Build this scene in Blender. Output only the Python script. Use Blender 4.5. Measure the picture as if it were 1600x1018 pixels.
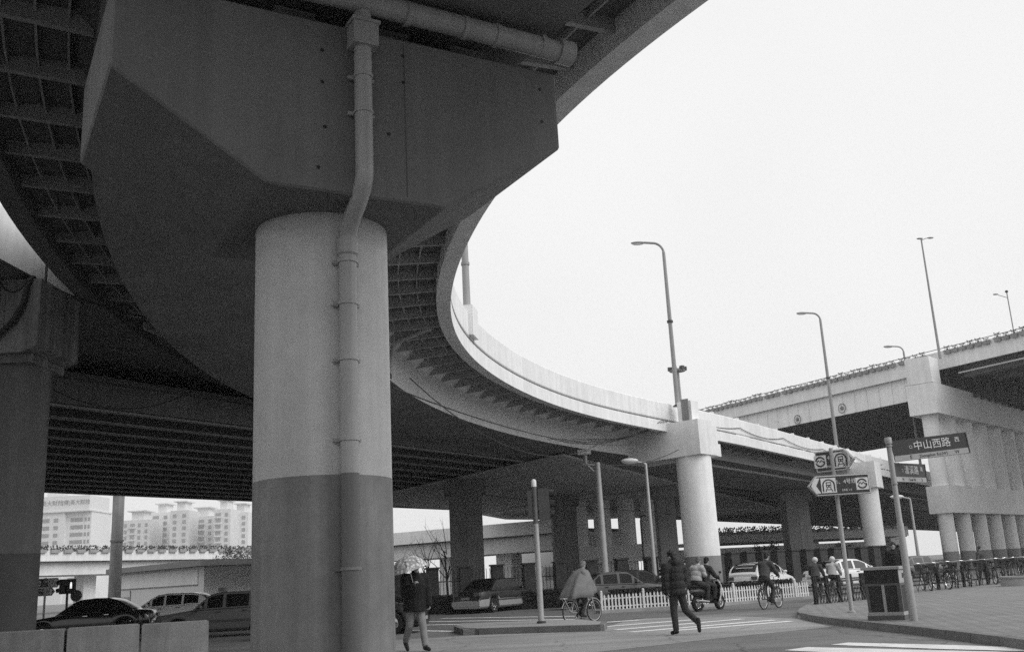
import bpy, bmesh, math, random
from mathutils import Vector, Matrix, Euler
R = math.radians
rnd = random.Random(7)
scene = bpy.context.scene
for o in list(bpy.data.objects): bpy.data.objects.remove(o)

# ------------------------------------------------------------------ camera
H = 1.45; FPX = 1555.0; CX, CY = 800.0, 509.0; PITCH = R(14.1); ROLL = R(3.0)
cd = bpy.data.cameras.new('camera'); cd.sensor_width = 36.0; cd.lens = FPX/1600*36.0
cd.clip_start = 0.1; cd.clip_end = 6000
cam = bpy.data.objects.new('camera', cd); scene.collection.objects.link(cam)
FW = Vector((0, math.cos(PITCH), math.sin(PITCH))); r0 = Vector((1,0,0)); u0 = r0.cross(FW)
RT = r0*math.cos(ROLL) - u0*math.sin(ROLL); UP = r0*math.sin(ROLL) + u0*math.cos(ROLL)
M = Matrix((RT, UP, -FW)).transposed().to_4x4(); M.translation = (0, 0, H)
cam.matrix_world = M
scene.camera = cam

# ------------------------------------------------------------------ sky, sun, exposure
SUN_EL, SUN_AZ = R(38), R(115)           # azimuth clockwise from +Y: veiled low sun off to the right
world = bpy.data.worlds.new('World'); scene.world = world; world.use_nodes = True
wn, wl = world.node_tree.nodes, world.node_tree.links
wn.clear()
sky = wn.new('ShaderNodeTexSky'); sky.sky_type = 'NISHITA'; sky.sun_disc = False
sky.sun_elevation = SUN_EL; sky.sun_rotation = SUN_AZ; sky.dust_density = 6; sky.air_density = 2
bw = wn.new('ShaderNodeRGBToBW'); wl.new(sky.outputs[0], bw.inputs[0])
mx = wn.new('ShaderNodeMix'); mx.data_type = 'RGBA'; mx.inputs[0].default_value = 0.86     # cloud deck over the clear sky
wl.new(bw.outputs[0], mx.inputs[6]); mx.inputs[7].default_value = (10.1, 10.1, 10.1, 1)
bg = wn.new('ShaderNodeBackground'); bg.inputs[1].default_value = 0.10
tc = wn.new('ShaderNodeTexCoord'); cn = wn.new('ShaderNodeTexNoise'); cn.inputs['Scale'].default_value = 1.6; cn.inputs['Detail'].default_value = 4
wl.new(tc.outputs['Generated'], cn.inputs[0])
cr = wn.new('ShaderNodeMapRange'); cr.inputs[1].default_value = .3; cr.inputs[2].default_value = .7; cr.inputs[3].default_value = .95; cr.inputs[4].default_value = 1.04; wl.new(cn.outputs[0], cr.inputs[0])
vm = wn.new('ShaderNodeVectorMath'); vm.operation = 'SCALE'; wl.new(mx.outputs[2], vm.inputs[0]); wl.new(cr.outputs[0], vm.inputs['Scale'])   # faint cloud tone
wl.new(vm.outputs[0], bg.inputs[0])
wo = wn.new('ShaderNodeOutputWorld'); wl.new(bg.outputs[0], wo.inputs[0])
sd = bpy.data.lights.new('sun', 'SUN'); sd.energy = 1.5; sd.angle = R(40); sd.color = (1, 1, 1)
sun = bpy.data.objects.new('sun', sd); scene.collection.objects.link(sun)
sdir = Vector((math.sin(SUN_AZ)*math.cos(SUN_EL), math.cos(SUN_AZ)*math.cos(SUN_EL), math.sin(SUN_EL)))
sun.rotation_euler = sdir.to_track_quat('Z', 'Y').to_euler(); sun.location = (20, -20, 40)
vs = scene.view_settings; vs.view_transform = 'Standard'; vs.look = 'None'; vs.exposure = 0.0; vs.gamma = 1.0
vs.use_curve_mapping = False
cy = scene.cycles; cy.use_denoising = False; cy.max_bounces = 8; cy.diffuse_bounces = 5; cy.glossy_bounces = 3
cy.transmission_bounces = 4; cy.volume_bounces = 1; cy.caustics_reflective = False; cy.caustics_refractive = False

# ------------------------------------------------------------------ surveying helpers: a sight line meets a height or a depth
def ray(x, y): return FW*FPX + RT*(x-CX) - UP*(y-CY)
def atz(x, y, z=0.0):
    d = ray(x, y); return Vector((0,0,H)) + d*((z-H)/d.z)
def aty(x, y, Y):
    d = ray(x, y); return Vector((0,0,H)) + d*(Y/d.y)
def px(p):
    q = Vector(p)-Vector((0,0,H)); w = q.dot(FW); return CX+FPX*q.dot(RT)/w, CY-FPX*q.dot(UP)/w

# ------------------------------------------------------------------ materials (all neutral greys)
MATS = {}
def mat(name, v, rough=.8, mottle=0.0, mscale=.6, speck=0.0, sscale=60, streak=0.0, bump=0.0, bscale=40, metal=0.0,
        spec=.3, boards=None, emit=None, alpha=None, trans=0.0, joints=None):
    m = bpy.data.materials.new(name); m.use_nodes = True
    nt = m.node_tree; n, l = nt.nodes, nt.links; b = n['Principled BSDF']
    b.inputs['Base Color'].default_value = (v, v, v, 1); b.inputs['Roughness'].default_value = rough
    b.inputs['Metallic'].default_value = metal; b.inputs['Specular IOR Level'].default_value = spec
    if trans: b.inputs['Transmission Weight'].default_value = trans
    geo = n.new('ShaderNodeNewGeometry'); src = geo.outputs['Position']
    val = None
    def mul(a, bnode):
        if a is None: return bnode
        q = n.new('ShaderNodeMath'); q.operation = 'MULTIPLY'; l.new(a, q.inputs[0]); l.new(bnode, q.inputs[1]); return q.outputs[0]
    def noise(scale, amt, detail=5, stretch=None, lo=.3, hi=.7, rough_=.6):
        t = n.new('ShaderNodeTexNoise'); t.inputs['Scale'].default_value = scale; t.inputs['Detail'].default_value = detail
        t.inputs['Roughness'].default_value = rough_
        if stretch:
            mp = n.new('ShaderNodeMapping'); mp.inputs['Scale'].default_value = stretch; l.new(src, mp.inputs[0]); l.new(mp.outputs[0], t.inputs[0])
        else: l.new(src, t.inputs[0])
        mr = n.new('ShaderNodeMapRange'); mr.inputs[1].default_value = lo; mr.inputs[2].default_value = hi
        mr.inputs[3].default_value = 1-amt; mr.inputs[4].default_value = 1+amt*.6; l.new(t.outputs[0], mr.inputs[0]); return mr.outputs[0], t
    if mottle: val = mul(val, noise(mscale, mottle)[0])
    if mottle: val = mul(val, noise(mscale*7, mottle*.45)[0])
    if streak: val = mul(val, noise(1.0, streak, 6, (3.2, 3.2, .12), .42, .62)[0])
    if speck: val = mul(val, noise(sscale, speck, 2)[0])
    if boards:       # thin board marks left by the formwork: a fine relief along one axis
        pass
    if val is not None:
        q = n.new('ShaderNodeMath'); q.operation = 'MULTIPLY'; q.inputs[1].default_value = v; l.new(val, q.inputs[0])
        cb = n.new('ShaderNodeCombineColor')
        for i in range(3): l.new(q.outputs[0], cb.inputs[i])
        l.new(cb.outputs[0], b.inputs['Base Color'])
    if bump:
        t = n.new('ShaderNodeTexNoise'); t.inputs['Scale'].default_value = bscale; t.inputs['Detail'].default_value = 4; l.new(src, t.inputs[0])
        bp = n.new('ShaderNodeBump'); bp.inputs['Strength'].default_value = bump; bp.inputs['Distance'].default_value = .02
        l.new(t.outputs[0], bp.inputs['Height']); l.new(bp.outputs[0], b.inputs['Normal'])
    if emit: b.inputs['Emission Color'].default_value = (emit, emit, emit, 1); b.inputs['Emission Strength'].default_value = 1
    MATS[name] = m; return m
mat('parapet', .84, .8, .08, .5, .05, 50, .07, .15)
mat('column_paint', .61, .7, .12, .9, .07, 70, .08, .12, 60)
mat('base_paint', .275, .7, .22, 1.1, .10, 70, .16, .12, 60)
mat('column_far', .86, .75, .10, .5, .05, 60, .04, .12)
mat('base_far', .28, .75, .10, .6, .05, 60, .06, .1)
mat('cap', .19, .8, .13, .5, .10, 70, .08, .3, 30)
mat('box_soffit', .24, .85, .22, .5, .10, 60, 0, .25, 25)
mat('fascia_dark', .2, .85, .2, .5, .08, 40, .1)
mat('left_pier', .16, .8, .16, .6, .08, 60, .10)
mat('left_foot', .09, .8, .16, .6, .08, 60)
mat('stained_cap', .22, .85, .22, .8, .10, 50, .35, .2)
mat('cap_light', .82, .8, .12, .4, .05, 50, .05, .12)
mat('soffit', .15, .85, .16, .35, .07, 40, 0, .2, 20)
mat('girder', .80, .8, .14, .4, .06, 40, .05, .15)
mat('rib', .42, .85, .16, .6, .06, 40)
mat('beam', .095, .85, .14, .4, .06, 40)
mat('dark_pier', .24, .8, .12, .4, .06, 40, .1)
mat('asphalt', .195, .9, .16, .18, .16, 45, 0, .35, 90)
mat('asphalt_pale', .33, .9, .14, .35, .12, 45, 0, .3, 90)
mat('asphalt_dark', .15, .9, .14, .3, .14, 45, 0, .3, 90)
mat('paint_white', .80, .7, .18, 2.0, .10, 30)
mat('kerb', .20, .85, .2, 1.2, .12, 50, 0, .25, 50)
mat('kerb_pale', .36, .85, .2, 1.2, .12, 50, 0, .25, 50)
mat('island_top', .33, .85, .16, .8, .12, 45, 0, .25, 60)
mat('concrete_block', .30, .85, .2, 1.0, .12, 40, .2, .25)
mat('pipe', .42, .4, .10, 1.5, .05, 60, .08)
mat('pipe_dark', .155, .4, .10, 1.5, .05, 60)
mat('galv', .42, .5, .10, 2.0, .05, 50, 0, 0, 40, .2)
mat('pole_grey', .34, .5, .08, 2.0, .04, 50)
mat('pole_lamp', .30, .5, .08, 2.0)
mat('black_metal', .025, .5, .2, 3)
mat('dark_metal', .06, .5, .2, 3)
mat('rubber', .02, .8)
mat('wire', .03, .7)
mat('white_plastic', .75, .4, .06, 2)
mat('fence_white', .72, .5, .10, 2)
mat('brick_dark', .055, .85, .25, 3, .1, 40)
mat('iron', .03, .55, .1, 3)
mat('hedge_leaf', .035, .7, .4, 4)
mat('leaf_dark', .05, .7, .4, 3)
mat('leaf_mid', .12, .7, .4, 3)
mat('bark', .09, .9, .3, 5)
mat('sign_dark', .05, .45, .06, 3)
mat('sign_grey', .06, .45, .06, 3)
mat('sign_pale', .42, .45, .06, 3)
mat('sign_white', .75, .45, .05, 3)
mat('sign_edge', .30, .5)
mat('planter', .34, .8, .2, 3)
mat('steel_pale', .88, .6, .08, .5, .04, 40, .05)
mat('glass_dark', .008, .12, spec=.25)
mat('car_black', .008, .12, spec=.7)
mat('car_grey', .10, .3, spec=.4)
mat('car_dark', .02, .3, spec=.35)
mat('car_silver', .42, .3, spec=.6, metal=.3)
mat('car_white', .75, .25, spec=.6)
mat('chrome', .6, .15, metal=1.0)
mat('lens_clear', .8, .1, spec=.8)
mat('lens_red', .10, .2, spec=.6)
mat('plate', .35, .5)
mat('skin', .33, .6)
mat('hair', .012, .5)
mat('jacket_dark', .022, .75, .3, 8)
mat('jacket_black', .010, .8, .3, 8)
mat('jacket_mid', .06, .8, .3, 8)
mat('jacket_pale', .40, .8, .2, 8)
mat('cape', .17, .65, .2, 5)
mat('jeans_pale', .26, .85, .25, 8, .1, 80)
mat('jeans_dark', .045, .85, .25, 8)
mat('shoe', .02, .6)
mat('sole', .55, .6)
mat('helmet', .62, .25)
mat('tower_wall', .74, .8, .08, .02)
mat('tower_wall2', .66, .8, .08, .03)
mat('tower_win', .30, .4)
mat('hoarding', .66, .7, .06, .3)
mat('roof_sheet', .22, .7, .1, .5)
mat('bin_dark', .035, .5, .15, 4)
mat('bin_mid', .12, .5, .15, 4)
mat('signal_grey', .075, .5, .1, 4)
mat('joint_shade', .10, .8)
mat('bin_light', .40, .5, .08, 4)

def crack(name, scale, amt):
    nt = MATS[name].node_tree; n, l = nt.nodes, nt.links; b = n['Principled BSDF']; src = b.inputs['Base Color'].links[0].from_socket
    g = n.new('ShaderNodeNewGeometry'); ns = n.new('ShaderNodeTexNoise'); ns.inputs['Scale'].default_value = 1.1; ns.inputs['Detail'].default_value = 5; l.new(g.outputs['Position'], ns.inputs[0])
    mr0 = n.new('ShaderNodeMix'); mr0.data_type = 'VECTOR'; mr0.inputs[0].default_value = .35; l.new(g.outputs['Position'], mr0.inputs[4]); l.new(ns.outputs[1], mr0.inputs[5])
    v = n.new('ShaderNodeTexVoronoi'); v.feature = 'DISTANCE_TO_EDGE'; v.inputs['Scale'].default_value = scale; l.new(mr0.outputs[1], v.inputs[0])
    mr = n.new('ShaderNodeMapRange'); mr.inputs[1].default_value = 0; mr.inputs[2].default_value = .012; mr.inputs[3].default_value = 1-amt; mr.inputs[4].default_value = 1; l.new(v.outputs[0], mr.inputs[0])
    # long worn bands where wheels run, and tar patches
    w = n.new('ShaderNodeTexNoise'); w.inputs['Scale'].default_value = 1; w.inputs['Detail'].default_value = 3; mp = n.new('ShaderNodeMapping'); mp.inputs['Scale'].default_value = (.05,.9,1); l.new(g.outputs['Position'], mp.inputs[0]); l.new(mp.outputs[0], w.inputs[0])
    m2 = n.new('ShaderNodeMapRange'); m2.inputs[1].default_value = .35; m2.inputs[2].default_value = .65; m2.inputs[3].default_value = .82; m2.inputs[4].default_value = 1.12; l.new(w.outputs[0], m2.inputs[0])
    q = n.new('ShaderNodeMath'); q.operation = 'MULTIPLY'; l.new(mr.outputs[0], q.inputs[0]); l.new(m2.outputs[0], q.inputs[1])
    mm = n.new('ShaderNodeMix'); mm.data_type = 'RGBA'; mm.blend_type = 'MULTIPLY'; mm.inputs[0].default_value = 1
    cb = n.new('ShaderNodeCombineColor')
    for i in range(3): l.new(q.outputs[0], cb.inputs[i])
    l.new(src, mm.inputs[6]); l.new(cb.outputs[0], mm.inputs[7]); l.new(mm.outputs[2], b.inputs['Base Color'])
crack('asphalt', .45, .45); crack('asphalt_pale', .5, .35)
def paver_mat():
    m = mat('paver', .285, .85, .10, .5, .10, 50, 0, .1)
    nt = m.node_tree; n, l = nt.nodes, nt.links; b = n['Principled BSDF']
    g = n.new('ShaderNodeNewGeometry'); mp = n.new('ShaderNodeMapping'); mp.inputs['Rotation'].default_value = (0,0,R(58)); mp.inputs['Scale'].default_value = (2.4,2.4,2.4)
    l.new(g.outputs['Position'], mp.inputs[0])
    br = n.new('ShaderNodeTexBrick'); l.new(mp.outputs[0], br.inputs[0]); br.inputs['Scale'].default_value = 1
    for i, c in ((1, 1.0), (2, .80), (3, .38)): br.inputs[i].default_value = (c, c, c, 1)
    br.inputs['Mortar Size'].default_value = .045; br.inputs['Brick Width'].default_value = 1.0; br.inputs['Row Height'].default_value = .5
    src = b.inputs['Base Color'].links[0].from_socket
    mm = n.new('ShaderNodeMix'); mm.data_type = 'RGBA'; mm.blend_type = 'MULTIPLY'; mm.inputs[0].default_value = 1
    l.new(src, mm.inputs[6]); l.new(br.outputs[0], mm.inputs[7]); l.new(mm.outputs[2], b.inputs['Base Color'])
paver_mat()
def board_mat(name, v, ang, width=.16):
    m = mat(name, v, .85, .14, .35, .06, 40)
    nt = m.node_tree; n, l = nt.nodes, nt.links; b = n['Principled BSDF']
    g = n.new('ShaderNodeNewGeometry'); mp = n.new('ShaderNodeMapping'); mp.inputs['Rotation'].default_value = (0,0,ang)
    l.new(g.outputs['Position'], mp.inputs[0])
    w = n.new('ShaderNodeTexWave'); w.wave_type = 'BANDS'; w.bands_direction = 'X'; w.inputs['Scale'].default_value = .314/width; w.inputs['Distortion'].default_value = .3
    l.new(mp.outputs[0], w.inputs[0])
    bp = n.new('ShaderNodeBump'); bp.inputs['Strength'].default_value = .5; bp.inputs['Distance'].default_value = .03
    l.new(w.outputs[1], bp.inputs['Height']); l.new(bp.outputs[0], b.inputs['Normal'])
board_mat('soffit_boards', .68, R(40), .5)
def umbrella_mat():
    m = mat('umbrella_cloth', .5, .6); nt = m.node_tree; n, l = nt.nodes, nt.links; b = n['Principled BSDF']
    tc = n.new('ShaderNodeTexCoord'); v = n.new('ShaderNodeTexVoronoi'); v.inputs['Scale'].default_value = 16; l.new(tc.outputs['Object'], v.inputs[0])
    cr = n.new('ShaderNodeValToRGB'); cr.color_ramp.elements[0].position = .25; cr.color_ramp.elements[0].color = (.75,.75,.75,1); cr.color_ramp.elements[1].position = .55; cr.color_ramp.elements[1].color = (.33,.33,.33,1)
    l.new(v.outputs[0], cr.inputs[0]); l.new(cr.outputs[0], b.inputs['Base Color'])
umbrella_mat()

# ------------------------------------------------------------------ mesh helpers
class MB:
    def __init__(s): s.v = []; s.f = []; s.mi = []; s.cur = 0
    def add(s, vs, fs):
        o = len(s.v); s.v += [tuple(p) for p in vs]
        for f in fs: s.f.append([i+o for i in f]); s.mi.append(s.cur)
        return s
    def box(s, x0, x1, y0, y1, z0, z1):
        return s.add([(x0,y0,z0),(x1,y0,z0),(x1,y1,z0),(x0,y1,z0),(x0,y0,z1),(x1,y0,z1),(x1,y1,z1),(x0,y1,z1)],
                     [(3,2,1,0),(4,5,6,7),(0,1,5,4),(1,2,6,5),(2,3,7,6),(3,0,4,7)])
    def obox(s, c, sx, sy, sz, rz=0.0):       # box on its base centre, turned about z
        c = Vector(c); a, b = math.cos(rz), math.sin(rz); P = []
        for z in (0, sz):
            for (x, y) in ((-sx/2,-sy/2),(sx/2,-sy/2),(sx/2,sy/2),(-sx/2,sy/2)): P.append((c.x+x*a-y*b, c.y+x*b+y*a, c.z+z))
        return s.add(P, [(3,2,1,0),(4,5,6,7),(0,1,5,4),(1,2,6,5),(2,3,7,6),(3,0,4,7)])
    def prism(s, poly, z0, z1):
        n = len(poly); P = [(x,y,z0) for x,y in poly]+[(x,y,z1) for x,y in poly]
        return s.add(P, [list(range(n))[::-1], list(range(n,2*n))]+[(i,(i+1)%n,n+(i+1)%n,n+i) for i in range(n)])
    def slab(s, poly3, dz):                    # polygon in space given a thickness downwards
        n = len(poly3); P = [tuple(p) for p in poly3]+[(p[0],p[1],p[2]-dz) for p in poly3]
        return s.add(P, [list(range(n)), list(range(n,2*n))[::-1]]+[(i,n+i,n+(i+1)%n,(i+1)%n) for i in range(n)])
    def tube(s, pts, r, n=8, caps=True):
        pts = [Vector(p) for p in pts]; rr = r if isinstance(r, (list, tuple)) else [r]*len(pts)
        rings = []; up = Vector((0,0,1))
        t = (pts[1]-pts[0]).normalized(); a = t.cross(up)
        if a.length < .05: a = Vector((1,0,0))
        a.normalize()
        for i, p in enumerate(pts):
            if i == 0: t = (pts[1]-pts[0])
            elif i == len(pts)-1: t = pts[-1]-pts[-2]
            else: t = (pts[i+1]-p).normalized()+(p-pts[i-1]).normalized()
            t.normalize(); a = a-t*a.dot(t); a.normalize(); b = t.cross(a)
            rings.append([p+(a*math.cos(2*math.pi*k/n)+b*math.sin(2*math.pi*k/n))*rr[i] for k in range(n)])
        P = [q for rg in rings for q in rg]; F = []
        for i in range(len(pts)-1):
            for k in range(n): F.append((i*n+k, i*n+(k+1)%n, (i+1)*n+(k+1)%n, (i+1)*n+k))
        if caps: F += [list(range(n))[::-1], list(range((len(pts)-1)*n, len(pts)*n))]
        return s.add(P, F)
    def lathe(s, prof, n=24, c=(0,0,0), axis='z', ring=False):
        if ring: prof = list(prof)+[prof[0]]
        P = []; F = []
        for (r, z) in prof:
            for k in range(n):
                x, y = r*math.cos(2*math.pi*k/n), r*math.sin(2*math.pi*k/n)
                P.append((c[0]+x,c[1]+y,c[2]+z) if axis == 'z' else (c[0]+x,c[1]+z,c[2]+y))
        m = len(prof)
        for i in range(m-1):
            for k in range(n): F.append((i*n+k, i*n+(k+1)%n, (i+1)*n+(k+1)%n, (i+1)*n+k))
        if prof[0][0] > 1e-6 and not ring: F.append(list(range(n))[::-1])
        if prof[-1][0] > 1e-6 and not ring: F.append(list(range((m-1)*n, m*n)))
        return s.add(P, F)
    def ell(s, c, rx, ry, rz, n=12, m=8, rot=None):
        P = []; F = []
        for i in range(m+1):
            th = math.pi*i/m
            for k in range(n):
                p = Vector((rx*math.sin(th)*math.cos(2*math.pi*k/n), ry*math.sin(th)*math.sin(2*math.pi*k/n), -rz*math.cos(th)))
                if rot: p = rot @ p
                P.append(p+Vector(c))
        for i in range(m):
            for k in range(n): F.append((i*n+k, i*n+(k+1)%n, (i+1)*n+(k+1)%n, (i+1)*n+k))
        return s.add(P, F)
    def grid(s, rows, close=False):            # rows of points skinned to quads
        n = len(rows[0]); P = [p for r_ in rows for p in r_]; F = []
        for i in range(len(rows)-1):
            for k in range(n if close else n-1): F.append((i*n+k, i*n+(k+1)%n, (i+1)*n+(k+1)%n, (i+1)*n+k))
        return s.add(P, F)
    def mesh(s, name, mats, smooth=False):
        m = bpy.data.meshes.new(name); m.from_pydata(s.v, [], s.f); m.update()
        for x in (mats if isinstance(mats, (list, tuple)) else [mats]): m.materials.append(MATS[x])
        if any(s.mi): m.polygons.foreach_set('material_index', s.mi)
        bm = bmesh.new(); bm.from_mesh(m); bmesh.ops.recalc_face_normals(bm, faces=bm.faces); bm.to_mesh(m); bm.free()
        if smooth:
            for p in m.polygons: p.use_smooth = True
            if smooth != 'all': m.set_sharp_from_angle(angle=R(38))
        return m
COL = scene.collection
def link(name, data, parent=None):
    o = bpy.data.objects.new(name, data); COL.objects.link(o)
    if parent is not None: o.parent = parent
    return o
def tag(o, label=None, cat=None, group=None, kind=None):
    if label: o['label'] = label
    if cat: o['category'] = cat
    if group: o['group'] = group
    if kind: o['kind'] = kind
    return o
def thing(name, label, cat, loc=(0,0,0), rz=0.0, group=None):
    o = link(name, None); o.location = loc; o.rotation_euler = (0,0,rz); o.empty_display_size = .2
    return tag(o, label, cat, group)
def part(name, mb, mats, parent=None, smooth=False, world=False, label=None):
    if world and parent is not None:           # survey coordinates -> the thing's own frame
        root = parent
        T = Matrix.Identity(4); chain = []
        while root is not None: chain.append(root); root = root.parent
        for r_ in reversed(chain): T = T @ Matrix.LocRotScale(r_.location, r_.rotation_euler, r_.scale)
        Ti = T.inverted(); mb.v = [tuple(Ti @ Vector(p)) for p in mb.v]
    o = link(name, mb.mesh(name, mats, smooth), parent)
    if label: o['label'] = label
    return o
def solo(name, mb, mats, label, cat, group=None, smooth=False, loc=None, rz=0.0):   # a thing that is one mesh
    o = link(name, mb.mesh(name, mats, smooth)); tag(o, label, cat, group)
    if loc is not None: o.location = loc; o.rotation_euler = (0,0,rz)
    return o
def struct(name, mb, mats, parent=None, smooth=False):
    o = link(name, mb.mesh(name, mats, smooth), parent)
    if parent is None: o['kind'] = 'structure'
    return o
def copy_tree(o, parent=None):
    c = o.copy(); COL.objects.link(c)
    if parent is not None: c.parent = parent
    for ch in [x for x in bpy.data.objects if x.parent == o]: copy_tree(ch, c)
    return c
def place(o, loc, rz=0.0, label=None):
    o.location = loc; o.rotation_euler = (0,0,rz)
    if label: o['label'] = label
    return o
def text_mesh(body, size, depth=.002, align='CENTER', sx=1.0):
    c = bpy.data.curves.new('t', 'FONT'); c.body = body; c.size = size; c.extrude = depth; c.align_x = align; c.align_y = 'CENTER'
    o = bpy.data.objects.new('t', c); COL.objects.link(o)
    dg = bpy.context.evaluated_depsgraph_get(); m = bpy.data.meshes.new_from_object(o.evaluated_get(dg))
    bpy.data.objects.remove(o); bpy.data.curves.remove(c)
    mb = MB(); mb.v = [(v.co.x*sx, v.co.y, v.co.z) for v in m.vertices]; mb.f = [list(p.vertices) for p in m.polygons]; mb.mi = [0]*len(mb.f)
    bpy.data.meshes.remove(m); return mb
def stand_text(mb, x, z, y=0.0, flip=False):    # lay a flat text upright: reads from -y (or +y when flipped)
    mb.v = [((-p[0] if flip else p[0])+x, y+(p[2] if flip else -p[2]), p[1]+z) for p in mb.v]; return mb
# ================================================================== ground, road, pavement
g = MB(); g.add([(-1500,-300,0),(1500,-300,0),(1500,3000,0),(-1500,3000,0)], [(0,1,2,3)])
struct('road', g, 'asphalt')
def sheet(name, pts, z, m):
    b = MB(); b.add([(p[0],p[1],z) for p in pts], [list(range(len(pts)))]); return struct(name, b, m)
# darker sheet that paints in the shade under the viaducts, and the paler worn crossing
sheet('road_shade', [(-60,31.5),(3.0,31.5),(40,47),(90,80),(90,100),(-60,100)], .004, 'asphalt_dark')
pale = [atz(*p,.0) for p in [(560,1060),(925,1019),(1120,997),(1258,983),(1300,979),(1246,966),(1150,962),(990,966),(940,981),(740,992),(600,1001)]]
sheet('road_patch', pale, .004, 'asphalt_pale')
# zebra bars: left end, right end (road pixels surveyed), half width
bars = [((900,975),(1000,968)),((925,980),(1092,967)),((962,983.5),(1160,966.5)),((985,987),(1212,968)),((1050,985),(1236,970)),
        ((610,984),(720,986)),((610,977),(860,972)),((640,971),(900,967)),((690,965.5),(900,962))]
for i, (a, b_) in enumerate(bars):
    A, B = atz(*a), atz(*b_); t = (B-A).normalized(); n = Vector((-t.y, t.x, 0))*.17
    k = MB(); k.add([tuple(q) for q in (A-n, B-n, B+n, A+n)], [(0,1,2,3)]); k.v = [(p[0],p[1],.008) for p in k.v]
    o = struct('crossing_bar', k, 'paint_white')
for pts in ([(1226,1015.5),(1262,1010.5),(1560,1018),(1700,1028),(1500,1030)], [(1298,1007),(1325,1003.5),(1492,1007.5),(1640,1013),(1640,1018),(1480,1014)]):
    k = MB(); q = [atz(*p) for p in pts]; k.add([(p.x,p.y,.008) for p in q], [list(range(len(q)))]); struct('crossing_bar', k, 'paint_white')

# ---- pavement on the right with its kerb stones
kerb_px = [(1760,1046),(1600,1014),(1520,1003),(1440,992),(1370,984),(1310,976.5),(1275,971.5),(1252,966),(1246,962),(1250,957),(1262,950),(1272,945.5)]
kp = [atz(*p) for p in kerb_px]
back = [atz(1420,921), atz(1600,905), Vector((60,60,0)), Vector((60,5,0)), Vector((9,5,0))]
pav = MB(); pav.prism([(p.x,p.y) for p in kp+back], 0.0, .13)
pave = struct('pavement', pav, 'paver')
# walk the kerb line and set stones ~1 m long
def walk(pts, step):
    out = []; acc = 0.0; L = [0]
    for a, b_ in zip(pts, pts[1:]): L.append(L[-1]+(b_-a).length)
    n = max(1, int(L[-1]/step))
    def at_(s):
        for i in range(len(pts)-1):
            if s <= L[i+1]+1e-9: return pts[i].lerp(pts[i+1], (s-L[i])/max(1e-9, L[i+1]-L[i]))
        return pts[-1].copy()
    return [at_(L[-1]*i/n) for i in range(n+1)]
kw = walk(kp, .95)
for i, (a, b_) in enumerate(zip(kw, kw[1:])):
    t = (b_-a); Ls = t.length; ang = math.atan2(t.y, t.x)
    k = MB(); h = .15 if i < len(kw)*.62 else .05+.09*rnd.random()*.3
    k.add([(x, y, z) for z in (0, h) for (x, y) in ((-Ls/2+.008,-.03-.0),(Ls/2-.008,-.03),(Ls/2-.008,.17),(-Ls/2+.008,.17))],
          [(3,2,1,0),(4,5,6,7),(0,1,5,4),(1,2,6,5),(2,3,7,6),(3,0,4,7)])
    k.v = [(x, (y+.03 if (z > .02 and y < 0) else y), z) for x, y, z in k.v]
    o = struct('kerb_stone', k, 'kerb' if h > .12 else 'kerb_pale', pave); o.location = (a+b_)/2 + Vector((0,0,.001*(i % 3))); o.rotation_euler = (0,0,ang+rnd.uniform(-.006,.006))
    # the pavement lies to the right of the walk direction: turn the stone so that its face looks at the road
    o.rotation_euler.z += math.pi; 

# ---- refuge island with kerb
isl = [atz(*p) for p in [(724,991.5),(945,985),(946,979.5),(900,975),(720,981),(712,986)]]
im = MB(); im.prism([(p.x,p.y) for p in isl], 0, .15); island = struct('traffic_island', im, 'island_top')
iw = walk([isl[5], isl[0], isl[1], isl[2]], .8)
for a, b_ in zip(iw, iw[1:]):
    t = b_-a; k = MB(); k.box(-t.length/2+.006, t.length/2-.006, -.05, .10, 0, .165)
    o = struct('kerb_stone', k, 'kerb', island); o.location = (a+b_)/2; o.rotation_euler = (0,0,math.atan2(t.y,t.x))

# ================================================================== the curved ramp
KS = [-12,0,8,16,24,34,48.]; KV = [.002,.040,.026,.038,.027,.029,-.030]; SC = 1.10
def interp(x):
    if x <= KS[0]: return KV[0]
    for i in range(len(KS)-1):
        if x <= KS[i+1]: return KV[i]+(KV[i+1]-KV[i])*(x-KS[i])/(KS[i+1]-KS[i])
    return KV[-1]
def centreline():
    ds = .5; out = {}
    for sg, Lm in ((-1, 60), (1, 130)):
        x, y, ph, s, phe = -2.29, 11.7, 2.057, 0.0, None
        while abs(s) <= Lm+1e-6:
            out[round(s,3)] = (x, y, ph)
            k = interp(s)
            if s >= 40:
                if phe is None: phe = ph
                k = -(1.0-phe)/10 if s < 50 else 0.0
            p2 = ph-k*ds*sg; m = (ph+p2)/2; x += sg*ds*math.cos(m); y += sg*ds*math.sin(m); ph = p2; s += sg*ds
    return out
CL = centreline()
def rp(s, off, dz):     # point on the ramp: station, offset to the right of travel, height over the edge beam foot
    s = max(-60, min(130, s)); a = math.floor(s*2)/2; b_ = min(130, a+.5); f = (s-a)/.5
    A, B = CL[round(a,3)], CL[round(b_,3)]; x, y, ph = (A[i]+(B[i]-A[i])*f for i in range(3))
    ze = 6.999-.019*min(s, 42)
    return Vector(((x+math.sin(ph)*off)*SC, (y-math.cos(ph)*off)*SC, H+(ze+dz)*SC))
def heading(s): return CL[round(round(s*2)/2,3)][2]
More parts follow.
